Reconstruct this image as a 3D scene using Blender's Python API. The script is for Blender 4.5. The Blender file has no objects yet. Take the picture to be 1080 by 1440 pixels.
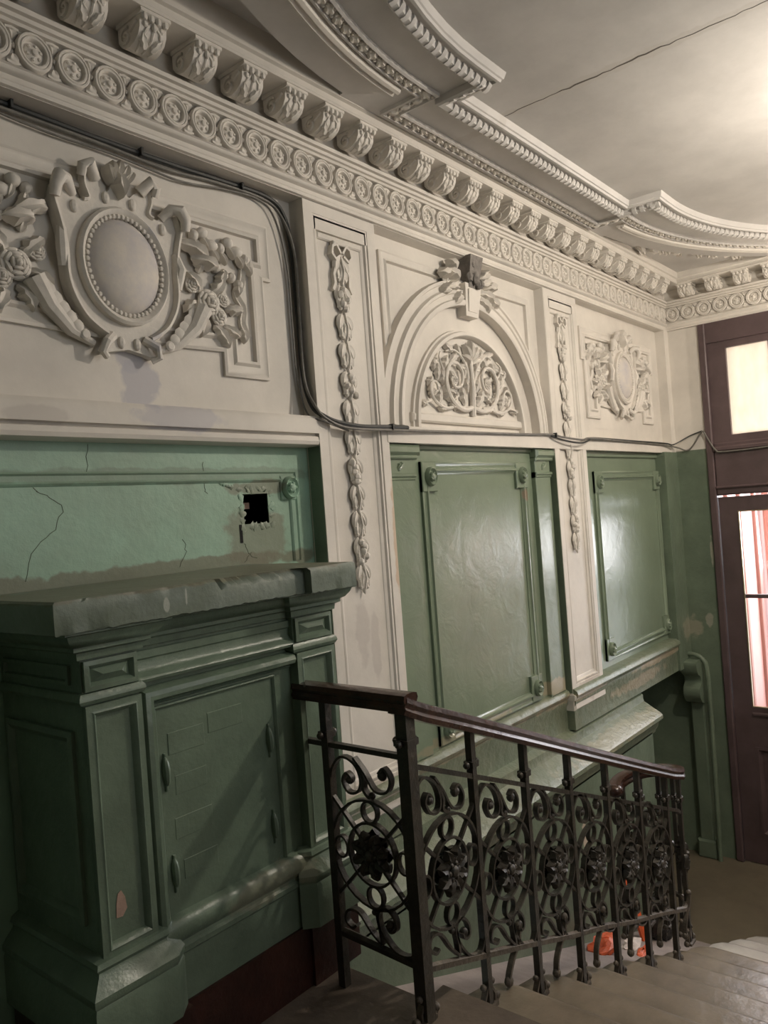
import bpy, bmesh, math, random
from mathutils import Vector, Matrix
from mathutils.geometry import tessellate_polygon
random.seed(7)
R = math.radians
PI = math.pi
C = bpy.context.scene.collection
ZE = 3.0            # eye height above the lower landing; heights below are given from the eye
D = 2.24            # distance from the camera axis to the ornate wall
L = 6.56            # distance to the wall with the door

# ---------------------------------------------------------------- camera
cam_d = bpy.data.cameras.new('camera'); cam = bpy.data.objects.new('camera', cam_d); C.objects.link(cam)
cam_d.sensor_fit = 'HORIZONTAL'; cam_d.sensor_width = 36.0; cam_d.lens = 36.0*1102.74/1080.0
cam_d.clip_start = 0.02
yaw, pitch, roll = R(39.412), R(.153), R(-4.2316)
F = Vector((math.cos(yaw)*math.cos(pitch), math.sin(yaw)*math.cos(pitch), math.sin(pitch)))
Rr = Vector((math.sin(yaw), -math.cos(yaw), 0)); U = Rr.cross(F)
R2 = Rr*math.cos(roll)+U*math.sin(roll); U2 = -Rr*math.sin(roll)+U*math.cos(roll)
cam.matrix_world = Matrix(((R2.x,U2.x,-F.x,0),(R2.y,U2.y,-F.y,0),(R2.z,U2.z,-F.z,ZE),(0,0,0,1)))
bpy.context.scene.camera = cam

# ---------------------------------------------------------------- world and light
w = bpy.data.worlds.new('world'); bpy.context.scene.world = w; w.use_nodes = True
bg = w.node_tree.nodes['Background']; bg.inputs[0].default_value = (.86,.93,1,1); bg.inputs[1].default_value = 3.2
def light(name, kind, loc, energy, color, **k):
    d = bpy.data.lights.new(name, kind); d.energy = energy; d.color = color
    for a, v in k.items(): setattr(d, a, v)
    o = bpy.data.objects.new(name, d); C.objects.link(o); o.location = (loc[0],loc[1],loc[2]+ZE); return o
LAMP = (4.0,.05,1.38)
light('lamp_bulb', 'POINT', LAMP, 106, (1,.895,.765), shadow_soft_size=.05)
LAMP2 = (6.12,.45,1.05)
light('wall_lamp_bulb', 'POINT', LAMP2, 38, (1,.88,.74), shadow_soft_size=.05)
o = light('cool_fill_light', 'AREA', (2.3,-1.70,.9), 15, (.90,.95,1), shape='RECTANGLE', size=1.1, size_y=1.8)   # added cool fill out of view, no window is built here
o.rotation_euler = (R(90), 0, 0)
o = light('daylight', 'AREA', (8.0,.85,.3), 190, (.93,.95,1), shape='RECTANGLE', size=2.2, size_y=3.0)
o.rotation_euler = (0, R(82), 0)
vs = bpy.context.scene.view_settings
vs.view_transform = 'Standard'; vs.look = 'None'; vs.gamma = 1; vs.use_curve_mapping = False; vs.exposure = 0.12

# ---------------------------------------------------------------- materials
def mat(name, col, rough=.6, var=.12, scale=3.0, bump=.15, bscale=8.0, metal=0, col2=None, blot=(), wave=0, spec=.5, fine=.0):
    m = bpy.data.materials.new(name); m.use_nodes = True
    nt = m.node_tree; N = nt.nodes; K = nt.links; b = N['Principled BSDF']
    g = N.new('ShaderNodeNewGeometry')
    n1 = N.new('ShaderNodeTexNoise'); n1.inputs['Scale'].default_value = scale; n1.inputs['Detail'].default_value = 8; n1.inputs['Roughness'].default_value=.65
    K.new(g.outputs['Position'], n1.inputs['Vector'])
    cr = N.new('ShaderNodeMapRange'); cr.inputs[1].default_value=.35; cr.inputs[2].default_value=.68
    K.new(n1.outputs[0], cr.inputs[0])
    mx = N.new('ShaderNodeMix'); mx.data_type='RGBA'
    c2 = col2 if col2 else tuple(c*(1-var*2) for c in col)
    mx.inputs[6].default_value = (*[min(1,c*(1+var*.5)) for c in col],1); mx.inputs[7].default_value = (*c2,1)
    K.new(cr.outputs[0], mx.inputs[0]); last = mx.outputs[2]
    for (p, rad, bc, amt) in blot:
        vm = N.new('ShaderNodeVectorMath'); vm.operation='SUBTRACT'; vm.inputs[1].default_value=(p[0],p[1],p[2]+ZE)
        K.new(g.outputs['Position'], vm.inputs[0])
        vd = N.new('ShaderNodeVectorMath'); vd.operation='DIVIDE'; vd.inputs[1].default_value=rad; K.new(vm.outputs[0], vd.inputs[0])
        ln = N.new('ShaderNodeVectorMath'); ln.operation='LENGTH'; K.new(vd.outputs[0], ln.inputs[0])
        nb = N.new('ShaderNodeTexNoise'); nb.inputs['Scale'].default_value=14; nb.inputs['Detail'].default_value=5; K.new(g.outputs['Position'], nb.inputs['Vector'])
        ad = N.new('ShaderNodeMath'); ad.operation='MULTIPLY_ADD'; ad.inputs[1].default_value=1.6; K.new(nb.outputs[0], ad.inputs[0]); K.new(ln.outputs['Value'], ad.inputs[2])
        mr = N.new('ShaderNodeMapRange'); mr.inputs[1].default_value=1.9; mr.inputs[2].default_value=1.65; mr.inputs[3].default_value=0; mr.inputs[4].default_value=amt
        K.new(ad.outputs[0], mr.inputs[0])
        m2 = N.new('ShaderNodeMix'); m2.data_type='RGBA'; m2.inputs[7].default_value=(*bc,1)
        K.new(mr.outputs[0], m2.inputs[0]); K.new(last, m2.inputs[6]); last = m2.outputs[2]
    K.new(last, b.inputs['Base Color'])
    b.inputs['Roughness'].default_value = rough; b.inputs['Metallic'].default_value = metal; b.inputs['Specular IOR Level'].default_value = spec
    n2 = N.new('ShaderNodeTexNoise'); n2.inputs['Scale'].default_value = bscale; n2.inputs['Detail'].default_value = 7; n2.inputs['Roughness'].default_value=.6
    n2.inputs['Distortion'].default_value = wave
    K.new(g.outputs['Position'], n2.inputs['Vector'])
    bp = N.new('ShaderNodeBump'); bp.inputs['Strength'].default_value = bump; bp.inputs['Distance'].default_value = .016
    K.new(n2.outputs[0], bp.inputs['Height']); K.new(bp.outputs[0], b.inputs['Normal'])
    return m
M = {}
greyst = (.44,.43,.47)
M['white'] = mat('white_plaster', (.69,.65,.59), .6, .07, 2.5, .12, 9, blot=[
    ((1.56,2.30,.50),(.075,.2,.09),greyst,.75), ((1.53,2.30,.60),(.05,.2,.05),greyst,.7), ((1.66,2.27,.385),(.19,.3,.045),greyst,.6),
    ((1.62,2.22,1.08),(.05,.1,.07),greyst,.7), ((1.60,2.22,.68),(.035,.1,.06),greyst,.6), ((1.15,2.25,.37),(.1,.2,.03),(.5,.46,.42),.5),
    ((2.55,2.26,-.5),(.045,.06,.12),(.50,.46,.42),.6), ((2.63,2.26,-.58),(.03,.06,.14),(.50,.46,.42),.6),
    ((2.80,2.24,-.12),(.022,.08,.24),(.52,.38,.25),.8), ((2.5,2.2,-1.2),(.3,.2,.08),(.45,.40,.33),.6), ((4.7,2.2,-1.2),(.22,.1,.07),(.45,.38,.32),.6)])
M['relief'] = mat('white_relief_plaster', (.70,.66,.60), .6, .07, 14, .15, 30, blot=[
    ((1.63,2.16,1.06),(.06,.12,.08),greyst,.7), ((1.60,2.2,.66),(.035,.1,.07),greyst,.6)])
M['boss'] = mat('weathered_boss_plaster', (.62,.57,.50), .6, .1, 9, .1, 14, col2=(.48,.46,.48))
M['ceil'] = mat('ceiling_plaster', (.60,.578,.55), .75, .10, 1.6, .10, 5, blot=[((3.11,1.2,1.73),(.035,.9,.2),(.50,.47,.43),.5)])
M['darkplaster'] = mat('broken_dark_plaster', (.23,.21,.19), .8, .2, 20, .5, 30)
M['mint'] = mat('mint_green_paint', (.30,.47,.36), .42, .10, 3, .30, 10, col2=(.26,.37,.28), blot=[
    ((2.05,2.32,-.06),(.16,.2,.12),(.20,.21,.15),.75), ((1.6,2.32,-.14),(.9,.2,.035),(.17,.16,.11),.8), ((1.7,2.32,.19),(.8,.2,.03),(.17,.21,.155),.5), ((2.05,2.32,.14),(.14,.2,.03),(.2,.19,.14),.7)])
M['green'] = mat('sage_green_gloss_paint', (.208,.262,.185), .22, .06, 2.5, .22, 6, wave=1.0, blot=[
    ((4.3,2.25,-1.12),(.2,.2,.05),(.48,.40,.28),.6), ((3.3,2.25,-1.14),(.5,.1,.03),(.36,.30,.2),.5), ((4.10,2.28,.05),(.03,.05,.04),(.35,.2,.15),.5)])
M['greenwall'] = mat('old_green_wall_paint', (.16,.205,.145), .35, .12, 4, .45, 9, blot=[
    ((4.3,2.1,-2.0),(.03,.2,.09),(.6,.5,.4),.9), ((6.5,2.2,-1.12),(.1,.12,.10),(.36,.33,.25),.6), ((6.56,2.0,-.5),(.1,.012,.12),(.40,.38,.31),.7), ((6.56,2.06,-1.05),(.1,.03,.06),(.40,.37,.30),.6)])
M['sill'] = mat('worn_green_ledge', (.19,.21,.145), .32, .15, 6, .6, 16, col2=(.15,.19,.13), blot=[
    ((3.4,2.2,-1.22),(.9,.2,.02),(.36,.29,.19),.6), ((4.4,2.2,-1.22),(.5,.2,.025),(.40,.32,.22),.6), ((5.9,2.2,-1.24),(.5,.2,.03),(.50,.39,.26),.7), ((5.5,2.2,-1.33),(.5,.2,.04),(.55,.42,.3),.4), ((4.9,2.1,-1.55),(.8,.2,.05),(.33,.30,.2),.6)])
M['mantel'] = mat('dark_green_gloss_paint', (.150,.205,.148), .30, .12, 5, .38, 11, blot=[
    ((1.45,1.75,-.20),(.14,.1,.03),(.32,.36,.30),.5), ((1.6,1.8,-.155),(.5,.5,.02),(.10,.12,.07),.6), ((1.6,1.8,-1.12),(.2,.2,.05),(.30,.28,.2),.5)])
M['shelf'] = mat('dusty_green_paint', (.16,.195,.165), .5, .15, 6, .30, 15, col2=(.12,.15,.105), blot=[((1.245,1.80,-.20),(.010,.05,.020),(.42,.44,.38),.7), ((1.31,1.80,-.185),(.004,.05,.026),(.42,.44,.38),.7), ((1.45,2.02,-.152),(.9,.30,.012),(.15,.14,.09),.7)])
M['chip'] = mat('bare_pink_plaster', (.42,.29,.23), .9, .1, 30, .3, 30)
M['red'] = mat('dark_red_dado_paint', (.045,.013,.008), .42, .3, 6, .4, 12)
M['iron'] = mat('black_wrought_iron', (.022,.020,.017), .38, .4, 20, .3, 40, col2=(.055,.045,.032))
M['brownrail'] = mat('worn_brown_iron', (.11,.088,.066), .5, .3, 20, .4, 40)
M['wood'] = mat('varnished_dark_wood', (.052,.022,.014), .22, .25, 12, .15, 20, col2=(.028,.012,.009))
M['step'] = mat('worn_stone_step', (.215,.175,.128), .33, .18, 4, .3, 9, col2=(.125,.10,.072))
M['floor'] = mat('brown_stone_floor', (.145,.12,.08), .6, .12, 3, .25, 12)
M['landing'] = mat('dirty_landing_stone', (.13,.10,.075), .6, .2, 5, .3, 14)
M['concrete'] = mat('pale_concrete_ramp', (.34,.29,.27), .7, .12, 5, .3, 16)
M['door'] = mat('dark_purple_brown_paint', (.105,.070,.072), .45, .15, 4, .12, 12)
M['pink'] = mat('pink_paint', (.78,.52,.47), .5, .05, 3, .1, 10)
M['pinktrim'] = mat('rose_brown_paint', (.50,.27,.22), .5, .05, 3, .1, 10)
M['cable'] = mat('black_cable', (.035,.037,.035), .5, .2, 20, .1, 20)
M['greycable'] = mat('grey_cable', (.17,.16,.14), .5, .2, 20, .1, 20)
M['dim'] = mat('grey_wall_paint', (.40,.38,.35), .7, .1, 2, .2, 6)
M['dimgreen'] = mat('green_wall_paint', (.16,.21,.155), .5, .1, 2, .2, 6)
M['orange'] = mat('orange_plastic', (.75,.13,.04), .4, .15, 20, .4, 30)
M['paper'] = mat('pale_paper', (.7,.62,.58), .7, .1, 20, .4, 30)
M['debris'] = mat('dark_rubbish_bag', (.03,.028,.025), .35, .3, 20, .6, 30)
M['hole'] = mat('black_brick', (.018,.016,.015), .9, .4, 20, .4, 30)  # near-black all over, for the wall cavity and the slot
M['brass'] = mat('edge_glint_metal', (.45,.36,.22), .3, .1, 20, .1, 20, metal=.8)
def glass():
    m = bpy.data.materials.new('window_glass'); m.use_nodes = True; nt = m.node_tree; nt.nodes.clear()
    o = nt.nodes.new('ShaderNodeOutputMaterial'); t = nt.nodes.new('ShaderNodeBsdfTransparent'); g = nt.nodes.new('ShaderNodeBsdfGlossy'); mx = nt.nodes.new('ShaderNodeMixShader')
    fr = nt.nodes.new('ShaderNodeFresnel'); fr.inputs[0].default_value = 1.4
    g.inputs['Roughness'].default_value = .03; t.inputs[0].default_value = (.97,.95,.94,1)
    nt.links.new(fr.outputs[0], mx.inputs[0]); nt.links.new(t.outputs[0], mx.inputs[1]); nt.links.new(g.outputs[0], mx.inputs[2]); nt.links.new(mx.outputs[0], o.inputs[0]); return m
M['glass'] = glass()
def frosted():
    m = bpy.data.materials.new('frosted_glass'); m.use_nodes = True; nt = m.node_tree; nt.nodes.clear()
    o = nt.nodes.new('ShaderNodeOutputMaterial'); t = nt.nodes.new('ShaderNodeBsdfTranslucent'); g = nt.nodes.new('ShaderNodeBsdfTransparent'); mx = nt.nodes.new('ShaderNodeMixShader')
    n = nt.nodes.new('ShaderNodeTexNoise'); n.inputs['Scale'].default_value = 5; r = nt.nodes.new('ShaderNodeMix'); r.data_type='RGBA'
    r.inputs[6].default_value=(.50,.45,.37,1); r.inputs[7].default_value=(.38,.33,.26,1); nt.links.new(n.outputs[0], r.inputs[0]); nt.links.new(r.outputs[2], t.inputs[0])
    mx.inputs[0].default_value = .10; nt.links.new(t.outputs[0], mx.inputs[1]); nt.links.new(g.outputs[0], mx.inputs[2]); nt.links.new(mx.outputs[0], o.inputs[0]); return m
M['frost'] = frosted()
M['pale'] = mat('polished_daylit_stone', (.50,.47,.43), .16, .12, 4, .12, 9)  # step stone made paler and glossier: daylight reflection put into its colour
m = bpy.data.materials.new('lamp_glass'); m.use_nodes = True; b = m.node_tree.nodes['Principled BSDF']
b.inputs['Emission Color'].default_value = (1,.82,.6,1); b.inputs['Emission Strength'].default_value = 8; M['lamp'] = m

# ---------------------------------------------------------------- mesh builder
ORG = {}
class Basis:
    def __init__(s, o, e1, e2, n): s.o=Vector(o); s.e1=Vector(e1); s.e2=Vector(e2); s.n=Vector(n)
    def __call__(s, a, b, c=0): return s.o+s.e1*a+s.e2*b+s.n*c
def wallB(y): return Basis((0,y,0),(1,0,0),(0,0,1),(0,-1,0))      # a = X, b = height, c = out of the wall
def farB(x=L): return Basis((x,0,0),(0,1,0),(0,0,1),(-1,0,0))
def ceilB(z): return Basis((0,0,z),(1,0,0),(0,1,0),(0,0,-1))
PLAN = Basis((0,0,0),(1,0,0),(0,1,0),(0,0,1))
LOC = Basis((0,0,0),(1,0,0),(0,0,1),(0,-1,0))
class MB:
    def __init__(s): s.v=[]; s.f=[]
    def add(s, vs_, fs):
        n=len(s.v); s.v += [tuple(x) for x in vs_]; s.f += [tuple(i+n for i in f) for f in fs]; return s
    def box(s, x0,x1,y0,y1,z0,z1):
        return s.add([(x,y,z) for x in (x0,x1) for y in (y0,y1) for z in (z0,z1)], [(0,1,3,2),(4,6,7,5),(0,4,5,1),(2,3,7,6),(0,2,6,4),(1,5,7,3)])
    def boxb(s, B, a0,a1,b0,b1,c0,c1, ch=0):
        if ch:   # chamfered front
            vs_=[B(a,b,c0) for a,b in ((a0,b0),(a1,b0),(a1,b1),(a0,b1))]+[B(a,b,c1-ch) for a,b in ((a0,b0),(a1,b0),(a1,b1),(a0,b1))]+[B(a,b,c1) for a,b in ((a0+ch,b0+ch),(a1-ch,b0+ch),(a1-ch,b1-ch),(a0+ch,b1-ch))]
            fs=[(3,2,1,0),(8,9,10,11)]
            for k in range(4):
                j=(k+1)%4; fs += [(k,j,4+j,4+k),(4+k,4+j,8+j,8+k)]
            return s.add(vs_,fs)
        return s.add([B(a,b,c) for a in (a0,a1) for b in (b0,b1) for c in (c0,c1)], [(0,1,3,2),(4,6,7,5),(0,4,5,1),(2,3,7,6),(0,2,6,4),(1,5,7,3)])
    def sweep2(s, B, path, prof, closed=False, capends=True):   # prof: (u to the left of travel, height along normal)
        n=len(path); P=[Vector(p) for p in path]; m=len(prof); vs_=[]
        for i in range(n):
            if closed: t0=(P[i]-P[i-1]); t1=(P[(i+1)%n]-P[i])
            else:
                t0=P[i]-P[i-1] if i else P[1]-P[0]; t1=P[i+1]-P[i] if i<n-1 else P[i]-P[i-1]
            t0=t0.normalized(); t1=t1.normalized(); n0=Vector((-t0.y,t0.x)); n1=Vector((-t1.y,t1.x))
            mm=n0+n1
            if mm.length<1e-6: mm=n0
            mm.normalize(); sc=1/max(.25,mm.dot(n0))
            for (u,v) in prof:
                q=P[i]+mm*u*sc; vs_.append(B(q.x,q.y,v))
        fs=[]
        for i in range(n if closed else n-1):
            j=(i+1)%n
            for k in range(m-1): fs.append((i*m+k,i*m+k+1,j*m+k+1,j*m+k))
        if not closed and capends: fs += [tuple(range(m)), tuple((n-1)*m+k for k in range(m))[::-1]]
        return s.add(vs_,fs)
    def tube(s, pts, rad, n=8, cap=True):
        P=[Vector(p) for p in pts]; N=len(P); vs_=[]; r=rad if callable(rad) else (lambda t: rad)
        up=Vector((.13,.27,.95)).normalized(); side=None
        for i in range(N):
            t=(P[min(i+1,N-1)]-P[max(i-1,0)]).normalized()
            if side is None:
                side=t.cross(up)
                if side.length<.1: side=t.cross(Vector((1,0,0)))
            else: side=side-t*side.dot(t)
            side.normalize(); w_=t.cross(side); rr=r(i/(N-1))
            for k in range(n):
                a=2*PI*k/n; vs_.append(P[i]+side*math.cos(a)*rr+w_*math.sin(a)*rr)
        fs=[(i*n+k,i*n+(k+1)%n,(i+1)*n+(k+1)%n,(i+1)*n+k) for i in range(N-1) for k in range(n)]
        if cap: fs += [tuple(range(n)), tuple((N-1)*n+k for k in range(n))]
        return s.add(vs_,fs)
    def sweep3(s, pts, prof, closedprof=True, up=Vector((0,0,1))):    # prof (side, up)
        P=[Vector(p) for p in pts]; N=len(P); m=len(prof); vs_=[]
        for i in range(N):
            a=(P[i]-P[i-1]).normalized() if i else (P[1]-P[0]).normalized(); b=(P[i+1]-P[i]).normalized() if i<N-1 else a
            t=(a+b).normalized(); sd=t.cross(up).normalized(); uu=sd.cross(t)
            for (x,y) in prof: vs_.append(P[i]+sd*x+uu*y)
        fs=[(i*m+k,i*m+(k+1)%m,(i+1)*m+(k+1)%m,(i+1)*m+k) for i in range(N-1) for k in range(m)]
        fs += [tuple(range(m)), tuple((N-1)*m+k for k in range(m))]
        return s.add(vs_,fs)
    def strap(s, B, pts, u=.004, v=.009):     # flat iron bar bent in the plane of B
        return s.sweep2(B, pts, [(-u,-v),(-u,v),(u,v),(u,-v),(-u,-v)])
    def blob(s, B, p, r, rot=0, nu=8, nv=6, wob=0):
        vs_=[];c,sn=math.cos(rot),math.sin(rot)
        for j in range(nv+1):
            th=PI*j/nv
            for i in range(nu):
                ph=2*PI*i/nu; k=1+(random.random()-.5)*wob
                x=r[0]*math.sin(th)*math.cos(ph)*k; y=r[1]*math.cos(th)*k; z=r[2]*math.sin(th)*math.sin(ph)*k
                vs_.append(B(p[0]+x*c-y*sn, p[1]+x*sn+y*c, p[2]+z))
        fs=[(j*nu+i,j*nu+(i+1)%nu,(j+1)*nu+(i+1)%nu,(j+1)*nu+i) for j in range(nv) for i in range(nu)]
        return s.add(vs_,fs)
    def leaf(s, B, p, ang, ln, wd, bulge=.01, curl=.0, lobes=0, nl=9, bend=0):
        vs_=[]; 
        for i in range(nl):
            t=i/(nl-1); w_=wd*.5*(math.sin(PI*min(1,t*.93+.07))**.7)*(1+(.28*math.sin(t*lobes*2*PI) if lobes else 0))
            a=ang+bend*t; cx=ln*t*math.cos(ang+bend*t*.5); cy=ln*t*math.sin(ang+bend*t*.5)
            h=bulge*(math.sin(PI*t)**.6)+curl*t*t
            for k,(q,hh) in enumerate(((-1,-.35),(-.55,.75),(0,.45),(.55,.75),(1,-.35))):
                x=cx-math.sin(a)*w_*q; y=cy+math.cos(a)*w_*q
                vs_.append(B(p[0]+x,p[1]+y,p[2]+h*(.35+hh)))
        fs=[(i*5+k,i*5+k+1,(i+1)*5+k+1,(i+1)*5+k) for i in range(nl-1) for k in range(4)]
        n=len(vs_)
        vs_ += [B(p[0],p[1],p[2]-.004)]
        return s.add(vs_,fs)
    def poly(s, B, out, c0, c1):
        P=[Vector((a,b,0)) for a,b in out]; n=len(P); tr=tessellate_polygon([P])
        vs_=[B(a,b,c0) for a,b in out]+[B(a,b,c1) for a,b in out]
        fs=[tuple(t) for t in tr]+[tuple(i+n for i in t) for t in tr]+[(i,(i+1)%n,n+(i+1)%n,n+i) for i in range(n)]
        return s.add(vs_,fs)
    def lathe(s, B, p, prof, n=16, sa=1, sb=1, rot=0):   # prof (r, c)
        vs_=[]
        for (r,c) in prof:
            for k in range(n):
                a=2*PI*k/n; x=r*sa*math.cos(a); y=r*sb*math.sin(a)
                vs_.append(B(p[0]+x*math.cos(rot)-y*math.sin(rot),p[1]+x*math.sin(rot)+y*math.cos(rot),p[2]+c))
        m=len(prof); fs=[(j*n+k,j*n+(k+1)%n,(j+1)*n+(k+1)%n,(j+1)*n+k) for j in range(m-1) for k in range(n)]
        if prof[-1][0]>1e-5: fs.append(tuple((m-1)*n+k for k in range(n)))
        return s.add(vs_,fs)
    def build(s, name, m, parent=None, origin=None, smooth=True, local=False):
        me=bpy.data.meshes.new(name)
        if local: o_=Vector((0,0,0))
        elif origin is None:
            xs=[v[0] for v in s.v]; ys=[v[1] for v in s.v]; zs=[v[2] for v in s.v]
            o_=Vector(((min(xs)+max(xs))/2,(min(ys)+max(ys))/2,min(zs)))
        else: o_=Vector(origin)
        me.from_pydata([(v[0]-o_.x,v[1]-o_.y,v[2]-o_.z) for v in s.v],[],s.f)
        bm=bmesh.new(); bm.from_mesh(me); bmesh.ops.remove_doubles(bm,verts=bm.verts,dist=1e-5); bmesh.ops.recalc_face_normals(bm,faces=bm.faces); bm.to_mesh(me); bm.free()
        me.materials.append(M[m] if isinstance(m,str) else m)
        if smooth: me.shade_smooth(); me.set_sharp_from_angle(angle=R(38))
        ob=bpy.data.objects.new(name,me); C.objects.link(ob)
        if parent is not None: ob.parent=parent; ob.location=o_-ORG[parent.name] if not local else o_
        else: ob.location=o_+Vector((0,0,ZE))
        ORG[ob.name]=o_.copy() if not local or parent is None else ORG[parent.name].copy()
        return ob
def tag(o, label=None, cat=None, group=None, kind=None):
    if label: o['label']=label
    if cat: o['category']=cat
    if group: o['group']=group
    if kind: o['kind']=kind
    return o
def empty(name, p, label=None, cat=None, group=None, kind=None):
    o=bpy.data.objects.new(name,None); C.objects.link(o); o.empty_display_size=.1
    o.location=(p[0],p[1],p[2]+ZE); ORG[o.name]=Vector(p); return tag(o,label,cat,group,kind)
def dup(o, parent=None, delta=None):
    c=o.copy(); C.objects.link(c); ORG[c.name]=ORG[o.name].copy()
    if parent is not None: c.parent=parent
    if delta is not None: c.location=Vector(o.location)+Vector(delta); ORG[c.name]=ORG[o.name]+Vector(delta)
    for ch in list(o.children): dup(ch,c)
    return c
def clone(o, delta, parent):     # a repeated part at another place, sharing its mesh
    return dup(o, parent, delta)
def arc(cx,cy,r,a0,a1,n,sy=1): return [(cx+r*math.cos(R(a0+(a1-a0)*i/n)),cy+sy*r*math.sin(R(a0+(a1-a0)*i/n))) for i in range(n+1)]
def spiral(cx,cy,r0,r1,a0,a1,n=20): return [(cx+(r0+(r1-r0)*i/n)*math.cos(R(a0+(a1-a0)*i/n)),cy+(r0+(r1-r0)*i/n)*math.sin(R(a0+(a1-a0)*i/n))) for i in range(n+1)]
def rect(a0,a1,b0,b1): return [(a0,b0),(a1,b0),(a1,b1),(a0,b1)]   # counter-clockwise: profile u>0 goes inwards
def smoothpath(pts, n=6):
    P=[Vector(p) for p in pts]; out=[]
    for i in range(len(P)-1):
        p0=P[max(i-1,0)]; p1=P[i]; p2=P[i+1]; p3=P[min(i+2,len(P)-1)]
        for k in range(n):
            t=k/n; out.append(.5*((2*p1)+(-p0+p2)*t+(2*p0-5*p1+4*p2-p3)*t*t+(-p0+3*p1-3*p2+p3)*t**3))
    return out+[P[-1]]

# ================================================================ THE ROOM
# floors and stairs
RISE=.135; RUN=.33; X0=1.97
f=MB().box(4.6,6.75,-1.75,2.75,-3.15,-2.985).build('floor','floor',smooth=False); tag(f,kind='structure')
f=MB(); f.box(-1.4,X0,-1.75,1.52,-1.62,-1.5); f.box(-1.4,1.88,1.52,2.5,-1.62,-1.5)
f=f.build('floor_landing','landing',smooth=False); f.name='floor_2'; tag(f,kind='structure')
st=empty('staircase',(3.4,0,-2.985),kind='structure')
for k in range(1,11):
    x0=X0+RUN*(k-1); z=-1.5-RISE*k; mb=MB()
    x1=x0+RUN
    # tread: worn, rounded nosing, its end near the railing rounded too
    n=10; ys=[-1.75+(1.44+1.75)*i/n for i in range(n+1)]+[1.50,1.54,1.555]
    prof=[(x0-.01,0),(x1-.03,0),(x1-.012,-.003),(x1,-.014),(x1+.002,-.028),(x1-.006,-.040),(x1-.02,-.046),(x1-.03,-RISE-.05),(x0-.01,-RISE-.05)]
    vs_=[]; m_=len(prof)
    for j,y in enumerate(ys):
        pull=0 if y<=1.44 else (.02 if y<1.52 else (.07 if y<1.55 else .13))
        wear=-.006*max(0,1-abs(y-.3)/1.2)+(random.random()-.5)*.003
        for q,(x,h) in enumerate(prof):
            xx=x-(pull if 0<q<8 else 0); vs_.append((xx,y,z+h+(wear if q<4 else 0)))
    fs=[(j*m_+q,j*m_+(q+1)%m_,(j+1)*m_+(q+1)%m_,(j+1)*m_+q) for j in range(len(ys)-1) for q in range(m_)]
    fs+=[tuple(range(m_)),tuple((len(ys)-1)*m_+q for q in range(m_))]
    mb.add(vs_,fs).build('step','pale' if k>=8 else 'step',st)  # lowest treads take the lighter colour that imitates daylight on them
# pale sloping ramp between the steps and the wall
rz=lambda x: -1.072-.365*x
mb=MB(); mb.add([(x,y,z) for (x,zz) in ((1.86,rz(1.86)),(5.2,rz(5.2))) for (y,z) in ((1.50,zz),(2.26,zz),(2.26,zz-.25),(1.50,zz-.25))],[(0,1,2,3),(4,7,6,5),(0,4,5,1),(1,5,6,2),(2,6,7,3),(3,7,4,0)])
tag(mb.build('ramp','concrete',smooth=False),kind='structure')

# left wall shell
wl=empty('wall_left',(2.7,2.4,-2.985),kind='structure')
mb=MB(); 
mb.box(-1.4,6.75,2.32,2.5,.30,1.33); mb.box(-1.4,6.75,2.24,2.5,1.33,1.9)
mb.build('upper_wall','white',wl,smooth=False)
mb=MB(); mb.box(2.72,6.60,2.30,2.325,.32,1.34); mb.build('recess_back','white',wl,smooth=False)
# mint green recess over the mantel, with a real hole knocked into it
mb=MB(); mb.box(-1.4,1.98,2.32,2.5,-1.5,.30); mb.box(2.107,2.72,2.32,2.5,-1.5,.30); mb.box(1.98,2.107,2.32,2.5,.116,.30); mb.box(1.98,2.107,2.32,2.5,-1.5,0.0)
mb.build('lower_wall','mint',wl,smooth=False)
mb=MB(); mb.box(1.9,2.2,2.62,2.64,-.1,.2); mb.box(1.97,1.98,2.325,2.63,-.05,.16); mb.box(2.107,2.117,2.325,2.63,-.05,.16); mb.box(1.95,2.13,2.325,2.63,.116,.13); mb.box(1.95,2.13,2.325,2.63,-.015,0)
h=mb.build('wall_cavity','hole',wl,smooth=False)
mb=MB(); mb.boxb(wallB(2.42),2.0,2.07,.06,.085,0,.03); mb.build('cavity_brick','chip',wl)
mb=MB(); mb.box(2.72,6.60,2.30,2.325,-1.20,.33); mb.build('lower_recess_back','green',wl,smooth=False)
# white band over the green, all along
mb=MB(); B=wallB(0)
profA=[(2.33,.30),(2.265,.30),(2.245,.306),(2.24,.32),(2.246,.338),(2.262,.345),(2.262,.35),(2.24,.352),(2.24,.405),(2.255,.425),(2.33,.43)]
mb.add([(x,y,z) for x in (-1.4,2.345) for (y,z) in profA],[(k,k+1,k+12,k+11) for k in range(10)]+[tuple(range(11)),tuple(range(11,22))])
mb.build('band','white',wl)
mb=MB(); mb.box(2.79,6.60,2.238,2.31,.326,.405); mb.build('band','white',wl,smooth=False)
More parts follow.
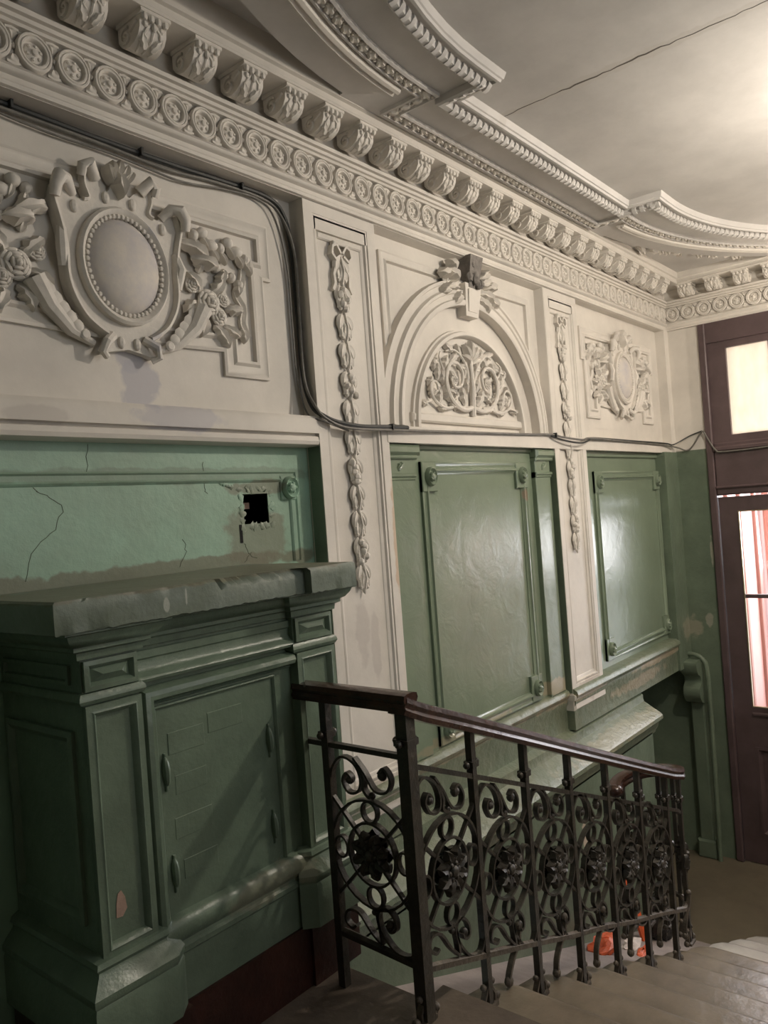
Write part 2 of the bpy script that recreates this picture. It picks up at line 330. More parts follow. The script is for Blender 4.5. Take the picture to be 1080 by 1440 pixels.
# sill moulding under the white zone
sp=[(2.31,-1.16),(2.235,-1.165),(2.195,-1.195),(2.185,-1.215),(2.19,-1.235),(2.21,-1.245),(2.215,-1.27),(2.235,-1.295),(2.235,-1.42),(2.4,-1.42)]
def ext(mb,x0,x1,pr):
    n=len(pr); mb.add([(x,y,z) for x in (x0,x1) for (y,z) in pr],[(k,(k+1)%n,n+(k+1)%n,n+k) for k in range(n)]+[tuple(range(n)),tuple(range(n,2*n))]); return mb
sp=[(2.40,-1.16),(2.235,-1.165),(2.212,-1.180),(2.205,-1.200),(2.212,-1.218),(2.225,-1.228),(2.226,-1.255),(2.238,-1.28),(2.238,-1.42),(2.40,-1.42)]
ext(MB(),1.98,2.80,sp).build('sill_moulding','sill',wl)
ext(MB(),4.43,6.27,sp).build('sill_moulding','sill',wl)
ext(MB(),2.80,4.43,[(min(2.42,y+.052) if y<2.4 else y,z) for y,z in sp]).build('sill_moulding','sill',wl)
ext(MB(),1.98,5.52,[(2.4,-1.40),(2.29,-1.418),(2.241,-1.44),(2.24,-1.47),(2.235,-1.49),(2.12,-1.56),(2.105,-1.575),(2.105,-1.60),(2.12,-1.615),(2.135,-1.62),(2.145,-1.66),(2.165,-1.69),(2.165,-1.70),(2.4,-1.70)]).build('lower_ledge','sill',wl)
MB().box(1.90,5.46,2.165,2.5,-3.0,-1.69).build('dado','greenwall',wl,smooth=False)
MB().box(-1.4,1.95,2.32,2.5,-3.0,-1.49).build('dado','greenwall',wl,smooth=False)
# shallow panel between the ledges
mb=MB(); mb.sweep2(wallB(2.24),rect(5.08,5.42,-1.47,-1.425),[(0,0),(0,.02),(.01,.02),(.02,0)],True); 
# alcove under the sill beside the far corner
mb=MB(); mb.box(5.46,6.75,2.75,2.9,-3.0,-1.40); mb.box(5.40,5.47,2.3,2.9,-3.0,-1.40); mb.box(5.46,6.75,2.38,2.9,-1.42,-1.30); mb.box(6.27,6.62,2.22,2.5,-1.42,.33)
mb.build('alcove','greenwall',wl,smooth=False)
mb=MB(); mb.box(6.45,6.60,2.225,2.33,-1.42,.33); mb.box(6.33,6.38,2.27,2.33,-1.2,.33)
mb.build('corner_moulding','greenwall',wl,smooth=False)
mb=MB(); mb.box(6.47,6.60,2.225,2.33,.33,1.34); mb.build('corner_strip','white',wl,smooth=False)

# far wall and its door
wb=empty('wall_back',(L+.1,0,-2.985),kind='structure')
mb=MB(); mb.box(L,L+.2,1.98,2.32,.335,1.9); mb.box(L,L+.2,-1.75,1.98,1.33,1.9); mb.box(L,L+.2,-1.75,-.30,.335,1.33); mb.build('upper_wall','white',wb,smooth=False)
mb=MB(); mb.box(L,L+.2,1.98,2.9,-3.0,.335); mb.box(L,L+.2,-1.75,-.30,-3.0,.335); mb.build('lower_wall','greenwall',wb,smooth=False)
# corbel and small pilaster in the far corner
mb=MB(); Bf=Basis((L,0,0),(1,0,0),(0,0,1),(0,-1,0))
cor=smoothpath([(0,0,0),(-.20,.0,0),(-.215,-.05,0),(-.19,-.10,0),(-.14,-.13,0),(-.13,-.18,0),(-.17,-.22,0),(-.175,-.28,0),(-.13,-.34,0),(-.05,-.36,0),(0,-.36,0)],4)
pts=[(p.x,p.y) for p in cor]
n=len(pts); mb.add([(L+a,y,-1.36+b) for y in (2.12,2.25) for a,b in pts],[(k,(k+1)%n,n+(k+1)%n,n+k) for k in range(n)]+[tuple(range(n)),tuple(range(n,2*n))])
mb.build('corbel','greenwall',wb)
mb=MB(); mb.boxb(farB(),2.13,2.24,-2.95,-1.70,0,.07,.012); mb.boxb(farB(),2.11,2.26,-2.99,-2.84,0,.09,.015); mb.build('small_pilaster','greenwall',wb)
mb=MB(); mb.boxb(farB(),-1.75,1.99,-2.985,-2.86,0,.012); 
# door: frame (casing), transom windows, two leaves
DY0,DY1=-.30,1.98
dr=empty('door_1',(L,.84,-2.985),kind='structure')
def frame(mb,y0,y1,z0,z1,wd,c0,c1):   # rectangular frame of boards in the far wall
    Bq=farB(); mb.boxb(Bq,y0,y1,z1-wd,z1,c0,c1); mb.boxb(Bq,y0,y1,z0,z0+wd,c0,c1); mb.boxb(Bq,y0,y0+wd,z0+wd,z1-wd,c0,c1); mb.boxb(Bq,y1-wd,y1,z0+wd,z1-wd,c0,c1)
Bq=farB()
mb=MB(); mb.boxb(Bq,1.925,DY1,-2.985,1.33,-.10,.03,.008); mb.boxb(Bq,DY0,-.245,-2.985,1.33,-.10,.03,.008); mb.boxb(Bq,-.245,1.925,1.17,1.33,-.10,.02); mb.boxb(Bq,-.245,1.925,-.05,.37,-.10,.02,.01)
mb.build('door_frame','door',dr)
mb=MB(); mb.boxb(Bq,-.245,1.925,.30,.34,.02,.045,.01); mb.boxb(Bq,-.245,1.925,.0,.025,.02,.04,.01); mb.build('transom_moulding','door',dr)
win=empty('window_1',(L,.84,.37),kind='structure')
mb=MB(); xs=[1.925,1.795]; 
panes=[(1.475,1.785),(1.115,1.425),(.875,1.065),(.615,.805),(.255,.565),(-.105,.205)]
edges=[1.925]+[v for p in panes for v in (p[1],p[0])]+[-.245]
for i in range(0,len(edges),2): mb.boxb(Bq,edges[i+1],edges[i],.37,1.17,-.06,0,.0)
mb.boxb(Bq,-.245,1.925,1.115,1.17,-.062,.002); mb.boxb(Bq,-.245,1.925,.37,.425,-.062,.002); mb.build('window_frame','door',win)
for (a,b_) in panes: MB().boxb(Bq,a-.01,b_+.01,.42,1.12,-.034,-.030).build('pane','frost',win,smooth=False)
def leaf_door(y0,y1,handle):
    d=empty('door_leaf',(L,(y0+y1)/2,-2.985)); d.parent=dr; d.location=Vector((L,(y0+y1)/2,-2.985))-ORG[dr.name]; ORG[d.name]=Vector((L,(y0+y1)/2,-2.985))
    mb=MB(); g0,g1=y0+.14,y1-.14
    mb.boxb(Bq,y1-.14,y1,-2.975,-.065,-.05,0); mb.boxb(Bq,y0,y0+.14,-2.975,-.065,-.05,0)
    mb.boxb(Bq,g0,g1,-.18,-.065,-.05,0); mb.boxb(Bq,g0,g1,-2.05,-1.735,-.05,0); mb.boxb(Bq,g0,g1,-2.975,-2.75,-.05,0); mb.boxb(Bq,g0,g1,-2.75,-2.05,-.045,-.03)
    mb.sweep2(Bq,rect(g0,g1,-2.75,-2.05),[(0,-.03),(0,.008),(.02,.008),(.035,-.012),(.045,-.03)],True)
    mb.boxb(Bq,g0+.09,g1-.09,-2.66,-2.14,-.03,-.008,.02)
    mb.boxb(Bq,g0,g1,-1.80,-1.775,0,.02,.006)
    mb.boxb(Bq,g0,g1,-.872,-.843,-.035,-.005)
    mb.build('door_board','door',d)
    mb=MB(); mb.sweep2(Bq,rect(g0,g1,-1.735,-.18),[(0,-.02),(0,.004),(.008,.004),(.008,-.02)],True); mb.build('glazing_bead','brass',d)
    for z0,z1 in ((-1.735,-.872),(-.843,-.18)): MB().boxb(Bq,g0,g1,z0,z1,-.024,-.020).build('pane','glass',d,smooth=False)
    if handle:
        mb=MB(); mb.boxb(Bq,y0+.04,y0+.08,-2.0,-1.75,0,.006); mb.tube([Bq(y0+.06,-1.87,0),Bq(y0+.06,-1.87,.05),Bq(y0+.15,-1.87,.055)],.009); mb.build('door_handle','brass',d)
leaf_door(.845,1.92,True); leaf_door(-.24,.835,False)
# vestibule beyond the door
vb=empty('wall_outer',(7.5,.9,-2.985),kind='structure')
mb=MB(); mb.box(6.77,8.6,2.02,2.1,-3.0,1.5); mb.box(6.77,8.6,-.5,-.42,-3.0,1.5); mb.build('vestibule_wall','pink',vb,smooth=False)
mb=MB(); mb.box(6.77,8.6,-.5,2.1,-3.1,-2.99); mb.build('vestibule_floor','concrete',vb,smooth=False)
mb=MB(); mb.boxb(farB(8.2),1.25,2.02,-2.99,-2.15,0,.2,.02); mb.boxb(farB(8.2),-.42,2.02,-2.17,-2.11,0,.3,.01); mb.build('outer_sill','pink',vb)
for (x,wd) in ((7.05,.04),(7.42,.06),(7.9,.05),(8.3,.05)): MB().boxb(wallB(2.02),x,x+wd,-2.99,1.4,0,.03,.006).build('trim_strip','pinktrim',vb)
for y in (1.93,1.52,1.08,.64,.2,-.3): MB().boxb(farB(8.2),y,y+.055,-2.11,1.5,0,.06,.01).build('outer_mullion','pinktrim',vb)

# rooms behind the camera
mb=MB(); mb.box(-1.4,6.75,-1.9,-1.75,.3,1.9); mb.box(-1.4,6.75,-1.9,-1.75,-3.0,.3); tag(mb.build('wall_right','dim',smooth=False),kind='structure')
mb=MB(); mb.box(-1.6,-1.4,-1.9,2.5,-1.6,1.9); tag(mb.build('wall_front','dimgreen',smooth=False),kind='structure')

# ---------------------------------------------------------------- ceiling
ce=empty('ceiling',(3,.4,1.70),kind='structure')
MB().box(-1.5,6.75,-1.85,2.4,1.79,1.95).build('ceiling_slab','ceil',ce,smooth=False)
cxl,cxr,cy=2.62,4.72,-.42
def ceilpath(r,yn,xn,ys_,a_end_r=None,n=24,xclip=6.375):
    # left arc up to the notch, straight run along the wall, notch, right arc
    p=[(cxl-r,-1.74)]+arc(cxl,cy,r,180,90,n)
    p+=[(xn,cy+r),(xn,ys_),(7.34-xn,ys_),(7.34-xn,cy+r)]
    q=[pt for pt in arc(cxr,cy,r,90,0,n*2) if pt[0]<xclip]
    # end exactly on the cornice
    yy=cy+math.sqrt(max(0,r*r-(xclip-cxr)**2)) if r>xclip-cxr else cy
    return p+q+[(xclip,yy)]
inner=ceilpath(1.965,0,2.775,1.735)
leafp=ceilpath(2.215,0,2.66,1.985)
# slab with curved outer edge (spandrels recessed above) and inner field opening
outer=[(cxl-2.46,-1.74)]+arc(cxl,cy,2.46,180,95,24)+[(2.41,2.06),(4.93,2.06)]+[pt for pt in arc(cxr,cy,2.46,85,0,40) if pt[0]<6.375]+[(6.375,cy+math.sqrt(2.46**2-1.655**2))]
def clipdup(p):
    o=[p[0]]
    for q in p[1:]:
        if (Vector(q)-Vector(o[-1])).length>1e-4: o.append(q)
    return o
inner=clipdup(inner); outer=clipdup(outer); leafp=clipdup(leafp)
MB().poly(ceilB(0),outer+inner[::-1],-1.795,-1.70).build('border','ceil',ce,smooth=False)
MB().poly(ceilB(0),[(cxl-1.97,-1.74)]+inner[1:]+[(6.375,-1.74)],-1.795,-1.725).build('field','ceil',ce,smooth=False)
Bc=Basis((0,0,0),(1,0,0),(0,1,0),(0,0,1))
# inner rib with dentils (travel left->right; +u is towards the wall)
MB().sweep2(Bc,inner,[(.062,1.705),(.062,1.672),(.052,1.665),(.03,1.668),(.022,1.692),(0,1.694),(-.004,1.684),(-.016,1.684),(-.02,1.694),(-.026,1.697),(-.030,1.708),(-.036,1.73)]).build('dentil_rib','ceil',ce)
def along(path,step,start=0):
    out=[];acc=-start
    for i in range(len(path)-1):
        a=Vector(path[i]);b=Vector(path[i+1]);l=(b-a).length;t=(b-a).normalized()
        while acc+step<=l:
            acc+=step
            if acc>=0: out.append((a+t*acc,t))
        acc-=l
    return out
# run along the wanted part only (X > 1.0, visible part of the ceiling)
def place(path,step,offs,proto,parent,xmin=1.2,ymin=.3):
    first=True; cnt=0
    for p,t in along(path,step):
        if p.x<xmin or p.y<ymin: continue
        n=Vector((-t.y,t.x)); q=p+n*offs
        c=proto if first else proto.copy()
        if not first: C.objects.link(c)
        c.parent=parent; c.location=Vector((q.x,q.y,proto['z']))-ORG[parent.name]; c.rotation_euler=(0,0,math.atan2(t.y,t.x)); first=False; cnt+=1
    return cnt
mb=MB(); mb.add([(x,y,z) for x in (-.011,.011) for (y,z) in ((-.003,.035),(-.004,.008),(.012,-.008),(.03,-.012),(.036,.0),(.036,.035))],[(k,(k+1)%6,6+(k+1)%6,6+k) for k in range(6)]+[tuple(range(6)),tuple(range(6,12))])
dn=mb.build('dentil','ceil',ce,local=True); dn['z']=1.672
place(inner,.046,.02,dn,ce)
# leaf band
MB().sweep2(Bc,leafp,[(.034,1.705),(.034,1.684),(.024,1.682),(.022,1.694),(-.022,1.694),(-.026,1.680),(-.036,1.684),(-.036,1.705)]).build('leaf_rib','ceil',ce)
mb=MB(); Bl=Basis((0,0,0),(1,0,0),(0,1,0),(0,0,-1))
mb.leaf(Bl,(-.030,-.012,0),.5,.052,.040,.012,0,2,nl=7); mb.leaf(Bl,(.0,.014,0),-1.2,.03,.026,.010,0,0,nl=6); mb.blob(Bl,(.027,-.008,.003),(.007,.007,.007),nu=6,nv=4); mb.blob(Bl,(.027,.010,.003),(.006,.006,.006),nu=6,nv=4)
lf=mb.build('carved_leaf','relief',ce,local=True); lf['z']=1.692
place(leafp,.062,0,lf,ce)
# double bead line outside the arcs only
for side in (0,1):
    pth=arc(cxl,cy,2.285,176,92,30) if side==0 else [pt for pt in arc(cxr,cy,2.285,88,0,44) if pt[0]<6.37]
    MB().sweep2(Bc,pth,[(.030,1.705),(.028,1.686),(.018,1.674),(.006,1.686),(.0,1.686),(-.006,1.672),(-.020,1.676),(-.030,1.705)]).build('bead_rib','white',ce)
MB().box(4.85,6.76,-1.72,2.12,1.742,1.797).build('spandrel_slab','ceil',ce,smooth=False)
# leafy spray in the far spandrel
mb=MB(); Bs=Basis((0,0,1.741),(1,0,0),(0,1,0),(0,0,-1))
for i in range(16):
    x=5.45+.055*i; y=2.02-.032*i+random.uniform(-.02,.02); a=random.uniform(-1.2,.6)
    mb.leaf(Bs,(x,y,0),a,.10,.05,.03,.01,2,nl=7)
for s_ in range(4): mb.tube([Bs(*p) for p in [(a,b,.012) for a,b in spiral(5.6+.19*s_,1.90-.11*s_,.06,.012,0,420,16)]],.007,6)
mb.build('spandrel_spray','relief',ce)
# the long crack in the ceiling
mb=MB(); pts=[]; y=1.715
while y>-.3:
    pts.append((3.11+random.uniform(-.007,.007),y,1.7247)); y-=.03
ptw=[]
for i,p in enumerate(pts):
    wdt=.0006+.0010*abs(math.sin(i*.37))
    if .95<p[1]<1.42: wdt*=2.6
    ptw.append((p,wdt))
vs_=[];fs=[]
for i,(p,wd) in enumerate(ptw):
    vs_+=[(p[0]-wd,p[1],p[2]),(p[0]+wd,p[1],p[2]),(p[0]+wd,p[1],p[2]-.0006),(p[0]-wd,p[1],p[2]-.0006)]
for i in range(len(ptw)-1):
    a=i*4;b=a+4; fs+=[(a+3,a+2,b+2,b+3),(a,b,b+3,a+3),(a+1,a+2,b+2,b+1)]
tag(mb.add(vs_,fs).build('crack',mat('crack_shadow',(.13,.11,.09),.9,.1,20,.2,20),ce,smooth=False),'thin dark crack running across the ceiling')

# ---------------------------------------------------------------- cornice (trim_1) with roundels and modillions
co=empty('trim_1',(3,2.2,1.33),kind='structure')
path=[(-1.4,D),(L,D),(L,-1.74)]
def corn(prof): # prof (t outwards from wall, z); travel +X then -Y: room is on the right -> u=-t
    return MB().sweep2(Bc,path,[(-t,z) for t,z in prof])
corn([(-.0,1.3275),(.0,1.329),(.012,1.332),(.016,1.343),(.010,1.350),(.010,1.366),(.022,1.372),(.028,1.384),(.022,1.394),(.012,1.398),(.012,1.4015),(-.0,1.4015)]).build('fascia','white',co)
corn([(.003,1.4025),(.003,1.515),(.022,1.518),(.026,1.526),(.020,1.531),(.030,1.534),(.034,1.545),(.028,1.549),(.042,1.552),(.046,1.565),(.040,1.572),(.026,1.580),(.014,1.600),(.010,1.625),(.012,1.6545),(.003,1.6545)]).build('frieze','white',co)
corn([(-.03,1.655),(.178,1.655),(.184,1.662),(.178,1.668),(.178,1.690),(.190,1.696),(.190,1.796),(-.03,1.796)]).build('corona','white',co)
# roundel prototype, local basis a=along wall, b=up, c=out
def rt(n,fn): return [fn(i/n) for i in range(n+1)]
mb=MB(); B=LOC
mb.lathe(B,(0,.057,0),[(.0605,0),(.0605,.016),(.057,.021),(.052,.021),(.050,.017),(.046,.021),(.041,.020),(.038,.015),(.036,.004),(.033,.003),(.030,.009),(.020,.012),(.012,.014),(.009,.021),(0,.024)],18,.93,.97)
for a in range(6): mb.blob(B,(.021*math.cos(a*1.047+.3),.057+.021*math.sin(a*1.047+.3),.011),(.007,.006,.007),a*1.047,6,4)
for sg in (-1,1):
    mb.blob(B,(.0625*sg,.057,.007),(.008,.010,.010),0,6,4)
    for t in (-1,1):
        mb.leaf(B,(.0625*sg,.057+t*.052,.003),PI/2*(-t)+PI/2+(0 if sg<0 else 0),.001,.001,.0)
for t in (-1,1):
    mb.leaf(B,(.0625,.057+t*.054,.002),-t*PI/2,.034,.036,.014,0,1,nl=6)
    mb.strap(B,[(.042,.057+t*.050),(.062,.057+t*.054),(.083,.057+t*.050)],.004,.010)
rp=mb.build('roundel','relief',co,local=True)
def putwall(proto,x,y,z,parent,first):
    c=proto if first else proto.copy()
    if not first: C.objects.link(c)
    c.parent=parent; c.location=Vector((x,y,z))-ORG[parent.name]; return c
first=True
x=.466
while x<6.52:
    putwall(rp,x,D-.003,1.4015,co,first); first=False; x+=.125
y=2.17
while y>-1.5:
    c=putwall(rp,L-.003,y,1.4015,co,False); c.rotation_euler=(0,0,-PI/2); y-=.125
# modillion prototype
mb=MB()
pf=[(.02,0),(.152,0),(.156,-.012),(.150,-.022),(.142,-.03),(.140,-.052),(.128,-.072),(.105,-.086),(.078,-.092),(.052,-.088),(.034,-.076),(.02,-.058)]
w2=.050
def prism_side(mb,pf,x0,x1):
    n=len(pf); mb.add([(x,-c,b) for x in (x0,x1) for c,b in pf],[(k,(k+1)%n,n+(k+1)%n,n+k) for k in range(n)]+[tuple(range(n)),tuple(range(n,2*n))])
prism_side(mb,pf,-w2,w2)
prism_side(mb,[(.02,.002),(.162,.002),(.162,-.010),(.156,-.014),(.02,-.014)],-w2-.006,w2+.006)
for i in range(4):   # ribbed cap
    xx=-.039+.026*i; mb.blob(LOC,(xx,-.020,.154),(.0115,.013,.010),0,6,5)
for sx in (-1,1):    # scroll on each cheek
    Bk=Basis((sx*w2,0,0),(0,-1,0),(0,0,1),(sx,0,0))
    mb.sweep2(Bk,spiral(.066,-.056,.030,.006,60,520,22),[(-.005,-.002),(-.004,.008),(.004,.008),(.005,-.002)])
    mb.sweep2(Bk,[(.09,-.048),(.112,-.036),(.128,-.028)],[(-.006,-.002),(-.003,.006),(.003,.006),(.006,-.002)])
for sx in (-1,0,1):  # acanthus on the front
    mb.tube([(sx*.008,-.140,-.030),(sx*.026,-.141,-.052),(sx*.034,-.128,-.074),(sx*.030,-.100,-.088),(sx*.022,-.070,-.092)],lambda t:.0062*(1-.4*t),6)
for sx in (-1,1): mb.blob(LOC,(sx*.03,-.038,.142),(.012,.010,.009),0,6,5); mb.leaf(Basis((sx*.012,-.118,-.082),(1,0,0),(0,-.6,.8),(0,-.8,-.6)),(0,-.02,0),PI/2-sx*.5,.055,.03,.008,.004,2,nl=6)
mb.blob(LOC,(0,-.040,.146),(.010,.016,.010),0,6,5)
mo=mb.build('modillion','relief',co,local=True)
first=True; x=1.368-.21*6
xs_m=[]
while x<6.36:
    putwall(mo,x-.03,D-.012,1.655,co,first); first=False; x+=.2105
y=2.02
while y>-1.5:
    c=putwall(mo,L-.012,y,1.655,co,False); c.rotation_euler=(0,0,-PI/2); y-=.2105

# ================================================================ THE ORNATE WALL
# ---- white pilasters (built once, copied)
def rose(mb_unused, B, p, r, parent, name='rose'):
    """a plaster rose: concentric petals around a bud"""
    mb=MB(); mb.blob(B,(p[0],p[1],p[2]+r*.5),(r*.28,r*.28,r*.35),0,8,6)
    for ring,(n,rr,sz,lift) in enumerate(((4,.32,.34,.46),(6,.60,.42,.28),(8,.85,.44,.10))):
        for k in range(n):
            a=2*PI*k/n+ring*.5; mb.blob(B,(p[0]+r*rr*math.cos(a),p[1]+r*rr*math.sin(a),p[2]+r*lift),(r*sz*.45,r*sz,r*.20),a,7,5)
    return mb.build(name,'relief',parent)
def drop(x0, ztop, zbot, y, label, amp=1.0):
    """ribbon bow and a chain of husk clusters hanging down a pilaster"""
    B=wallB(y); t=empty('floral_drop',(x0,y,zbot),label,'ornament')
    mb=MB()
    for s_ in (-1,1):
        mb.strap(B,[(x0+s_*a,ztop+b) for a,b in ((.005,-.045),(.03,-.01),(.055,-.02),(.062,-.055),(.04,-.075),(.012,-.055))],.005,.022)
        mb.strap(B,[(x0+s_*a,ztop+b) for a,b in ((.01,-.06),(.035,-.10),(.05,-.14),(.046,-.18),(.062,-.21))],.007,.014)
    mb.boxb(B,x0-.05,x0+.05,ztop-.012,ztop+.004,0,.022,.004)
    mb.build('ribbon_bow','relief',t)
    z=ztop-.06; k=0
    rnd=random.Random(int(x0*100))
    while z>zbot:
        u=(ztop-z)/(ztop-zbot); wd=(.100 if u<.62 else .072)*amp; h=.125
        mb=MB()
        if k%3==1:
            for i in range(5): mb.blob(B,(x0+rnd.uniform(-.03,.03),z-.02-.02*i,.016),(.017,.017,.018),0,7,5,.15)
        for s_ in (-1,1):
            mb.leaf(B,(x0+s_*.008,z,.004),-PI/2+s_*.75,.074,wd*.46,.011,.005,4,bend=-s_*.7)
            mb.leaf(B,(x0+s_*.012,z-.045,.004),-PI/2+s_*.50,.066,wd*.38,.010,.005,3,bend=-s_*.8)
            mb.blob(B,(x0+s_*.020,z-.10,.009),(.008,.010,.009),s_*.5,6,5)
        mb.leaf(B,(x0+rnd.uniform(-.006,.006),z-.02,.005),-PI/2+rnd.uniform(-.2,.2),.090,wd*.34,.013,.0,2)
        mb.blob(B,(x0,z-.115,.009),(.008,.012,.009),0,6,5)
        mb.tube([B(x0,z+.02,.01),B(x0+.006,z-.06,.02),B(x0,z-.13,.01)],.005,5)
        mb.build('leaf_cluster','relief',t)
        z-=h*(1.0 if u<.6 else .92); k+=1
    return t
def pilaster(x0,x1,label):
    cx=(x0+x1)/2; t=empty('pilaster',(cx,2.28,-1.30),label,'pilaster',None)
    MB().box(x0,x1,2.262,2.33,-1.30,1.335).build('shaft','white',t,smooth=False)
    B=wallB(0); MBf=MB(); MB().box(x0-.003,x0,2.243,2.31,-1.19,.30).build('green_return','greenwall',t,smooth=False)
    MBf.sweep2(wallB(2.262),rect(x0-.0006,x1+.0006,-1.20,1.3325),[(0,-.002),(0,.022),(.052,.022),(.055,.016),(.062,.020),(.070,.020),(.076,.010),(.088,.006),(.092,0)],True)
    MBf.build('border_moulding','white',t)
    mb=MB(); mb.boxb(wallB(2.262),x0+.05,x1-.05,1.215,1.30,0,.020); mb.boxb(wallB(2.262),x0+.085,x1-.085,1.185,1.215,0,.012,.006); mb.build('head_panel','white',t)
    mb=MB(); mb.boxb(wallB(2.262),x0-.004,x1+.004,-1.30,-1.195,-.05,.035,.012); mb.boxb(wallB(2.262),x0-.01,x1+.01,-1.235,-1.20,-.05,.045,.010); mb.build('base_block','white',t)
    return t
pilaster(2.345,2.80,'wide white plaster pilaster right of the green mantel, its foot behind the railing')
pilaster(4.43,4.875,'farther white plaster pilaster between the arched bay and the daylit green panel')
drop(2.563,1.185,-.24,2.255,'long plaster drop of ribbon and leaves on the white pilaster beside the mantel')
drop(4.645,1.185,-.26,2.255,'long plaster drop of leaves on the farther white pilaster beyond the arch',.9)

# ---- cartouches (local centre = centre of the oval; a along the wall)
def cartouche(x0,y,z0,label,group=None):
    B=Basis((x0,y,z0),(1,0,0),(0,0,1),(0,-1,0)); t=empty('cartouche',(x0,y,z0-.30),label,'ornament')
    # strapwork plate: right half outline, mirrored
    half=[(0,.335),(.035,.25),(.06,.262),(.10,.29),(.118,.315),(.125,.25),(.112,.205),(.15,.195),(.185,.225),(.215,.235),(.235,.17),(.215,.09),(.205,.02),(.205,-.06),(.19,-.12),(.155,-.18),(.112,-.215),(.075,-.235),(.078,-.27),(.098,-.295),(.055,-.285),(.0,-.275)]
    sm=lambda i,j:[(p.x,p.y) for p in smoothpath([(a,b,0) for a,b in half[i:j+1]],4)]
    half=sm(0,4)[:-1]+sm(4,7)[:-1]+sm(7,10)[:-1]+sm(10,17)[:-1]+sm(17,len(half)-1)
    edge=half[37:68]; neck=half[17:27]
    out=half+[(-a,b) for a,b in half[1:-1]][::-1]
    mb=MB(); mb.poly(B,out,0,.030)
    mb.build('strapwork_plate','relief',t)
    # raised edges of the strapwork that curl forwards
    mb=MB()
    for s_ in (-1,1):
        mb.sweep2(B,[(s_*a,b) for a,b in edge],[(-.009,.0),(-.011,.04),(-.004,.052),(.006,.048),(.010,.03),(.010,0)])
    for s_ in (-1,1): mb.sweep2(B,[(s_*a,b) for a,b in neck],[(-.007,.0),(-.008,.032),(-.002,.042),(.006,.038),(.008,.0)])
    tag(mb.build('curled_edge','relief',t),kind='stuff')
    for s_ in (-1,1):     # scrolled ears (rolls standing proud)
        mb=MB(); mb.tube([B(s_*.165,.205,.025),B(s_*.195,.238,.05),B(s_*.225,.235,.066),B(s_*.240,.205,.070),B(s_*.243,.17,.06)],lambda q:.024*(1-.35*abs(q-.5)*2),10)
        mb.tube([B(s_*.085,.275,.03),B(s_*.115,.312,.06),B(s_*.138,.298,.055),B(s_*.136,.27,.04)],lambda q:.021*(1-.3*q),10)
        mb.build('scrolled_ear','relief',t)
        mb=MB(); mb.tube([B(s_*.212,.085,.030),B(s_*.222,.03,.045),B(s_*.214,-.035,.030)],lambda q:.016+.004*math.sin(PI*q),8); mb.build('side_roll','relief',t)
        mb=MB(); mb.tube([B(s_*.06,-.235,.03),B(s_*.095,-.262,.055),B(s_*.108,-.292,.045),B(s_*.085,-.305,.03)],lambda q:.017*(1-.3*q),8); mb.build('foot_scroll','relief',t)
        [MB().blob(B,(s_*pa,pb_,.033),(.014,.021,.012),0,8,6).build('pearl','relief',t) for pa,pb_ in ((.165,.165),(.05,.222),(.03,-.255))]
    mb=MB()              # shell / leaf crest
    mb.leaf(B,(0,.335,.03),-PI/2,.11,.05,.035,.03,2); 
    for a in (-.95,-.5,0,.5,.95): mb.leaf(B,(0,.27,.02),PI/2+a,.085-.01*abs(a),.04,.03,.035,0,bend=-a*.5)
    mb.build('crest','relief',t)
    # oval: outer moulding, bead rim, domed boss
    mb=MB(); mb.lathe(B,(0,0,0),[(1.02*.165,.02),(.168,.050),(.160,.058),(.150,.052),(.143,.040),(.136,.036)],40,1,1.17); mb.build('oval_rim','relief',t)
    mb=MB()
    for k in range(52):
        a=2*PI*k/52; mb.blob(B,(.139*math.cos(a),.139*1.18*math.sin(a),.045),(.0095,.0095,.010),0,6,4)
    tag(mb.build('bead_rim','relief',t),kind='stuff')
    mb=MB(); mb.lathe(B,(0,0,0),[(.136,.034),(.128,.046),(.11,.058),(.08,.069),(.04,.075),(.001,.077)],36,1,1.18); mb.build('oval_boss','boss',t)
    # festoons at both sides
    rnd=random.Random(3)
    for s_ in (-1,1):
        fs_=[]
        def S(a,b): return (s_*a,b)
        for i in range(7):    # string of fruit at the top
            a=.31+.040*i; b=.185+.022*math.sin(i*1.9)-.004*i
            mb=MB(); p=S(a,b); mb.blob(B,(p[0],p[1],.016),(.019+.005*(i%3),.022,.022),0,9,7,.08)
            mb.leaf(B,(p[0],p[1]-.01,.012),-PI/2+s_*.4,.055,.03,.02,.01,0); mb.build('fruit','relief',t)
        mb=MB(); mb.leaf(B,(*S(.245,.15),.015),(0 if s_>0 else PI)-s_*.35,.13,.055,.04,.01,2); mb.leaf(B,(*S(.29,.10),.02),(0 if s_>0 else PI)-s_*.2,.12,.05,.045,0,2); mb.build('cornucopia_mouth','relief',t)
        for (a,b,r) in ((.36,-.055,.048),(.29,.0,.03),(.405,-.10,.034),(.43,-.035,.026)): rose(None,B,(s_*a,b,.012),r,t)
        for i in range(5): MB().blob(B,(s_*(.37+.035*i),.085-.012*i+.01*(i%2),.016),(.018,.020,.020),0,8,6,.1).build('fruit','relief',t)
        for i,(a,b,an,ln,wd) in enumerate(((.33,-.02,2.2,.09,.05),(.38,-.02,.7,.085,.05),(.31,-.06,3.6,.08,.045),(.39,-.13,-1.2,.10,.05),(.35,-.11,-2.2,.09,.05),(.44,-.06,-.2,.08,.045),(.33,.05,1.5,.08,.045),(.41,.02,1.0,.07,.04),(.43,-.13,-.7,.08,.045))):
            an=an if s_>0 else PI-an
            mb=MB(); mb.leaf(B,(s_*a,b,.008),an,ln,wd,.028,.012,3,bend=.4*s_); mb.build('leaf','relief',t)
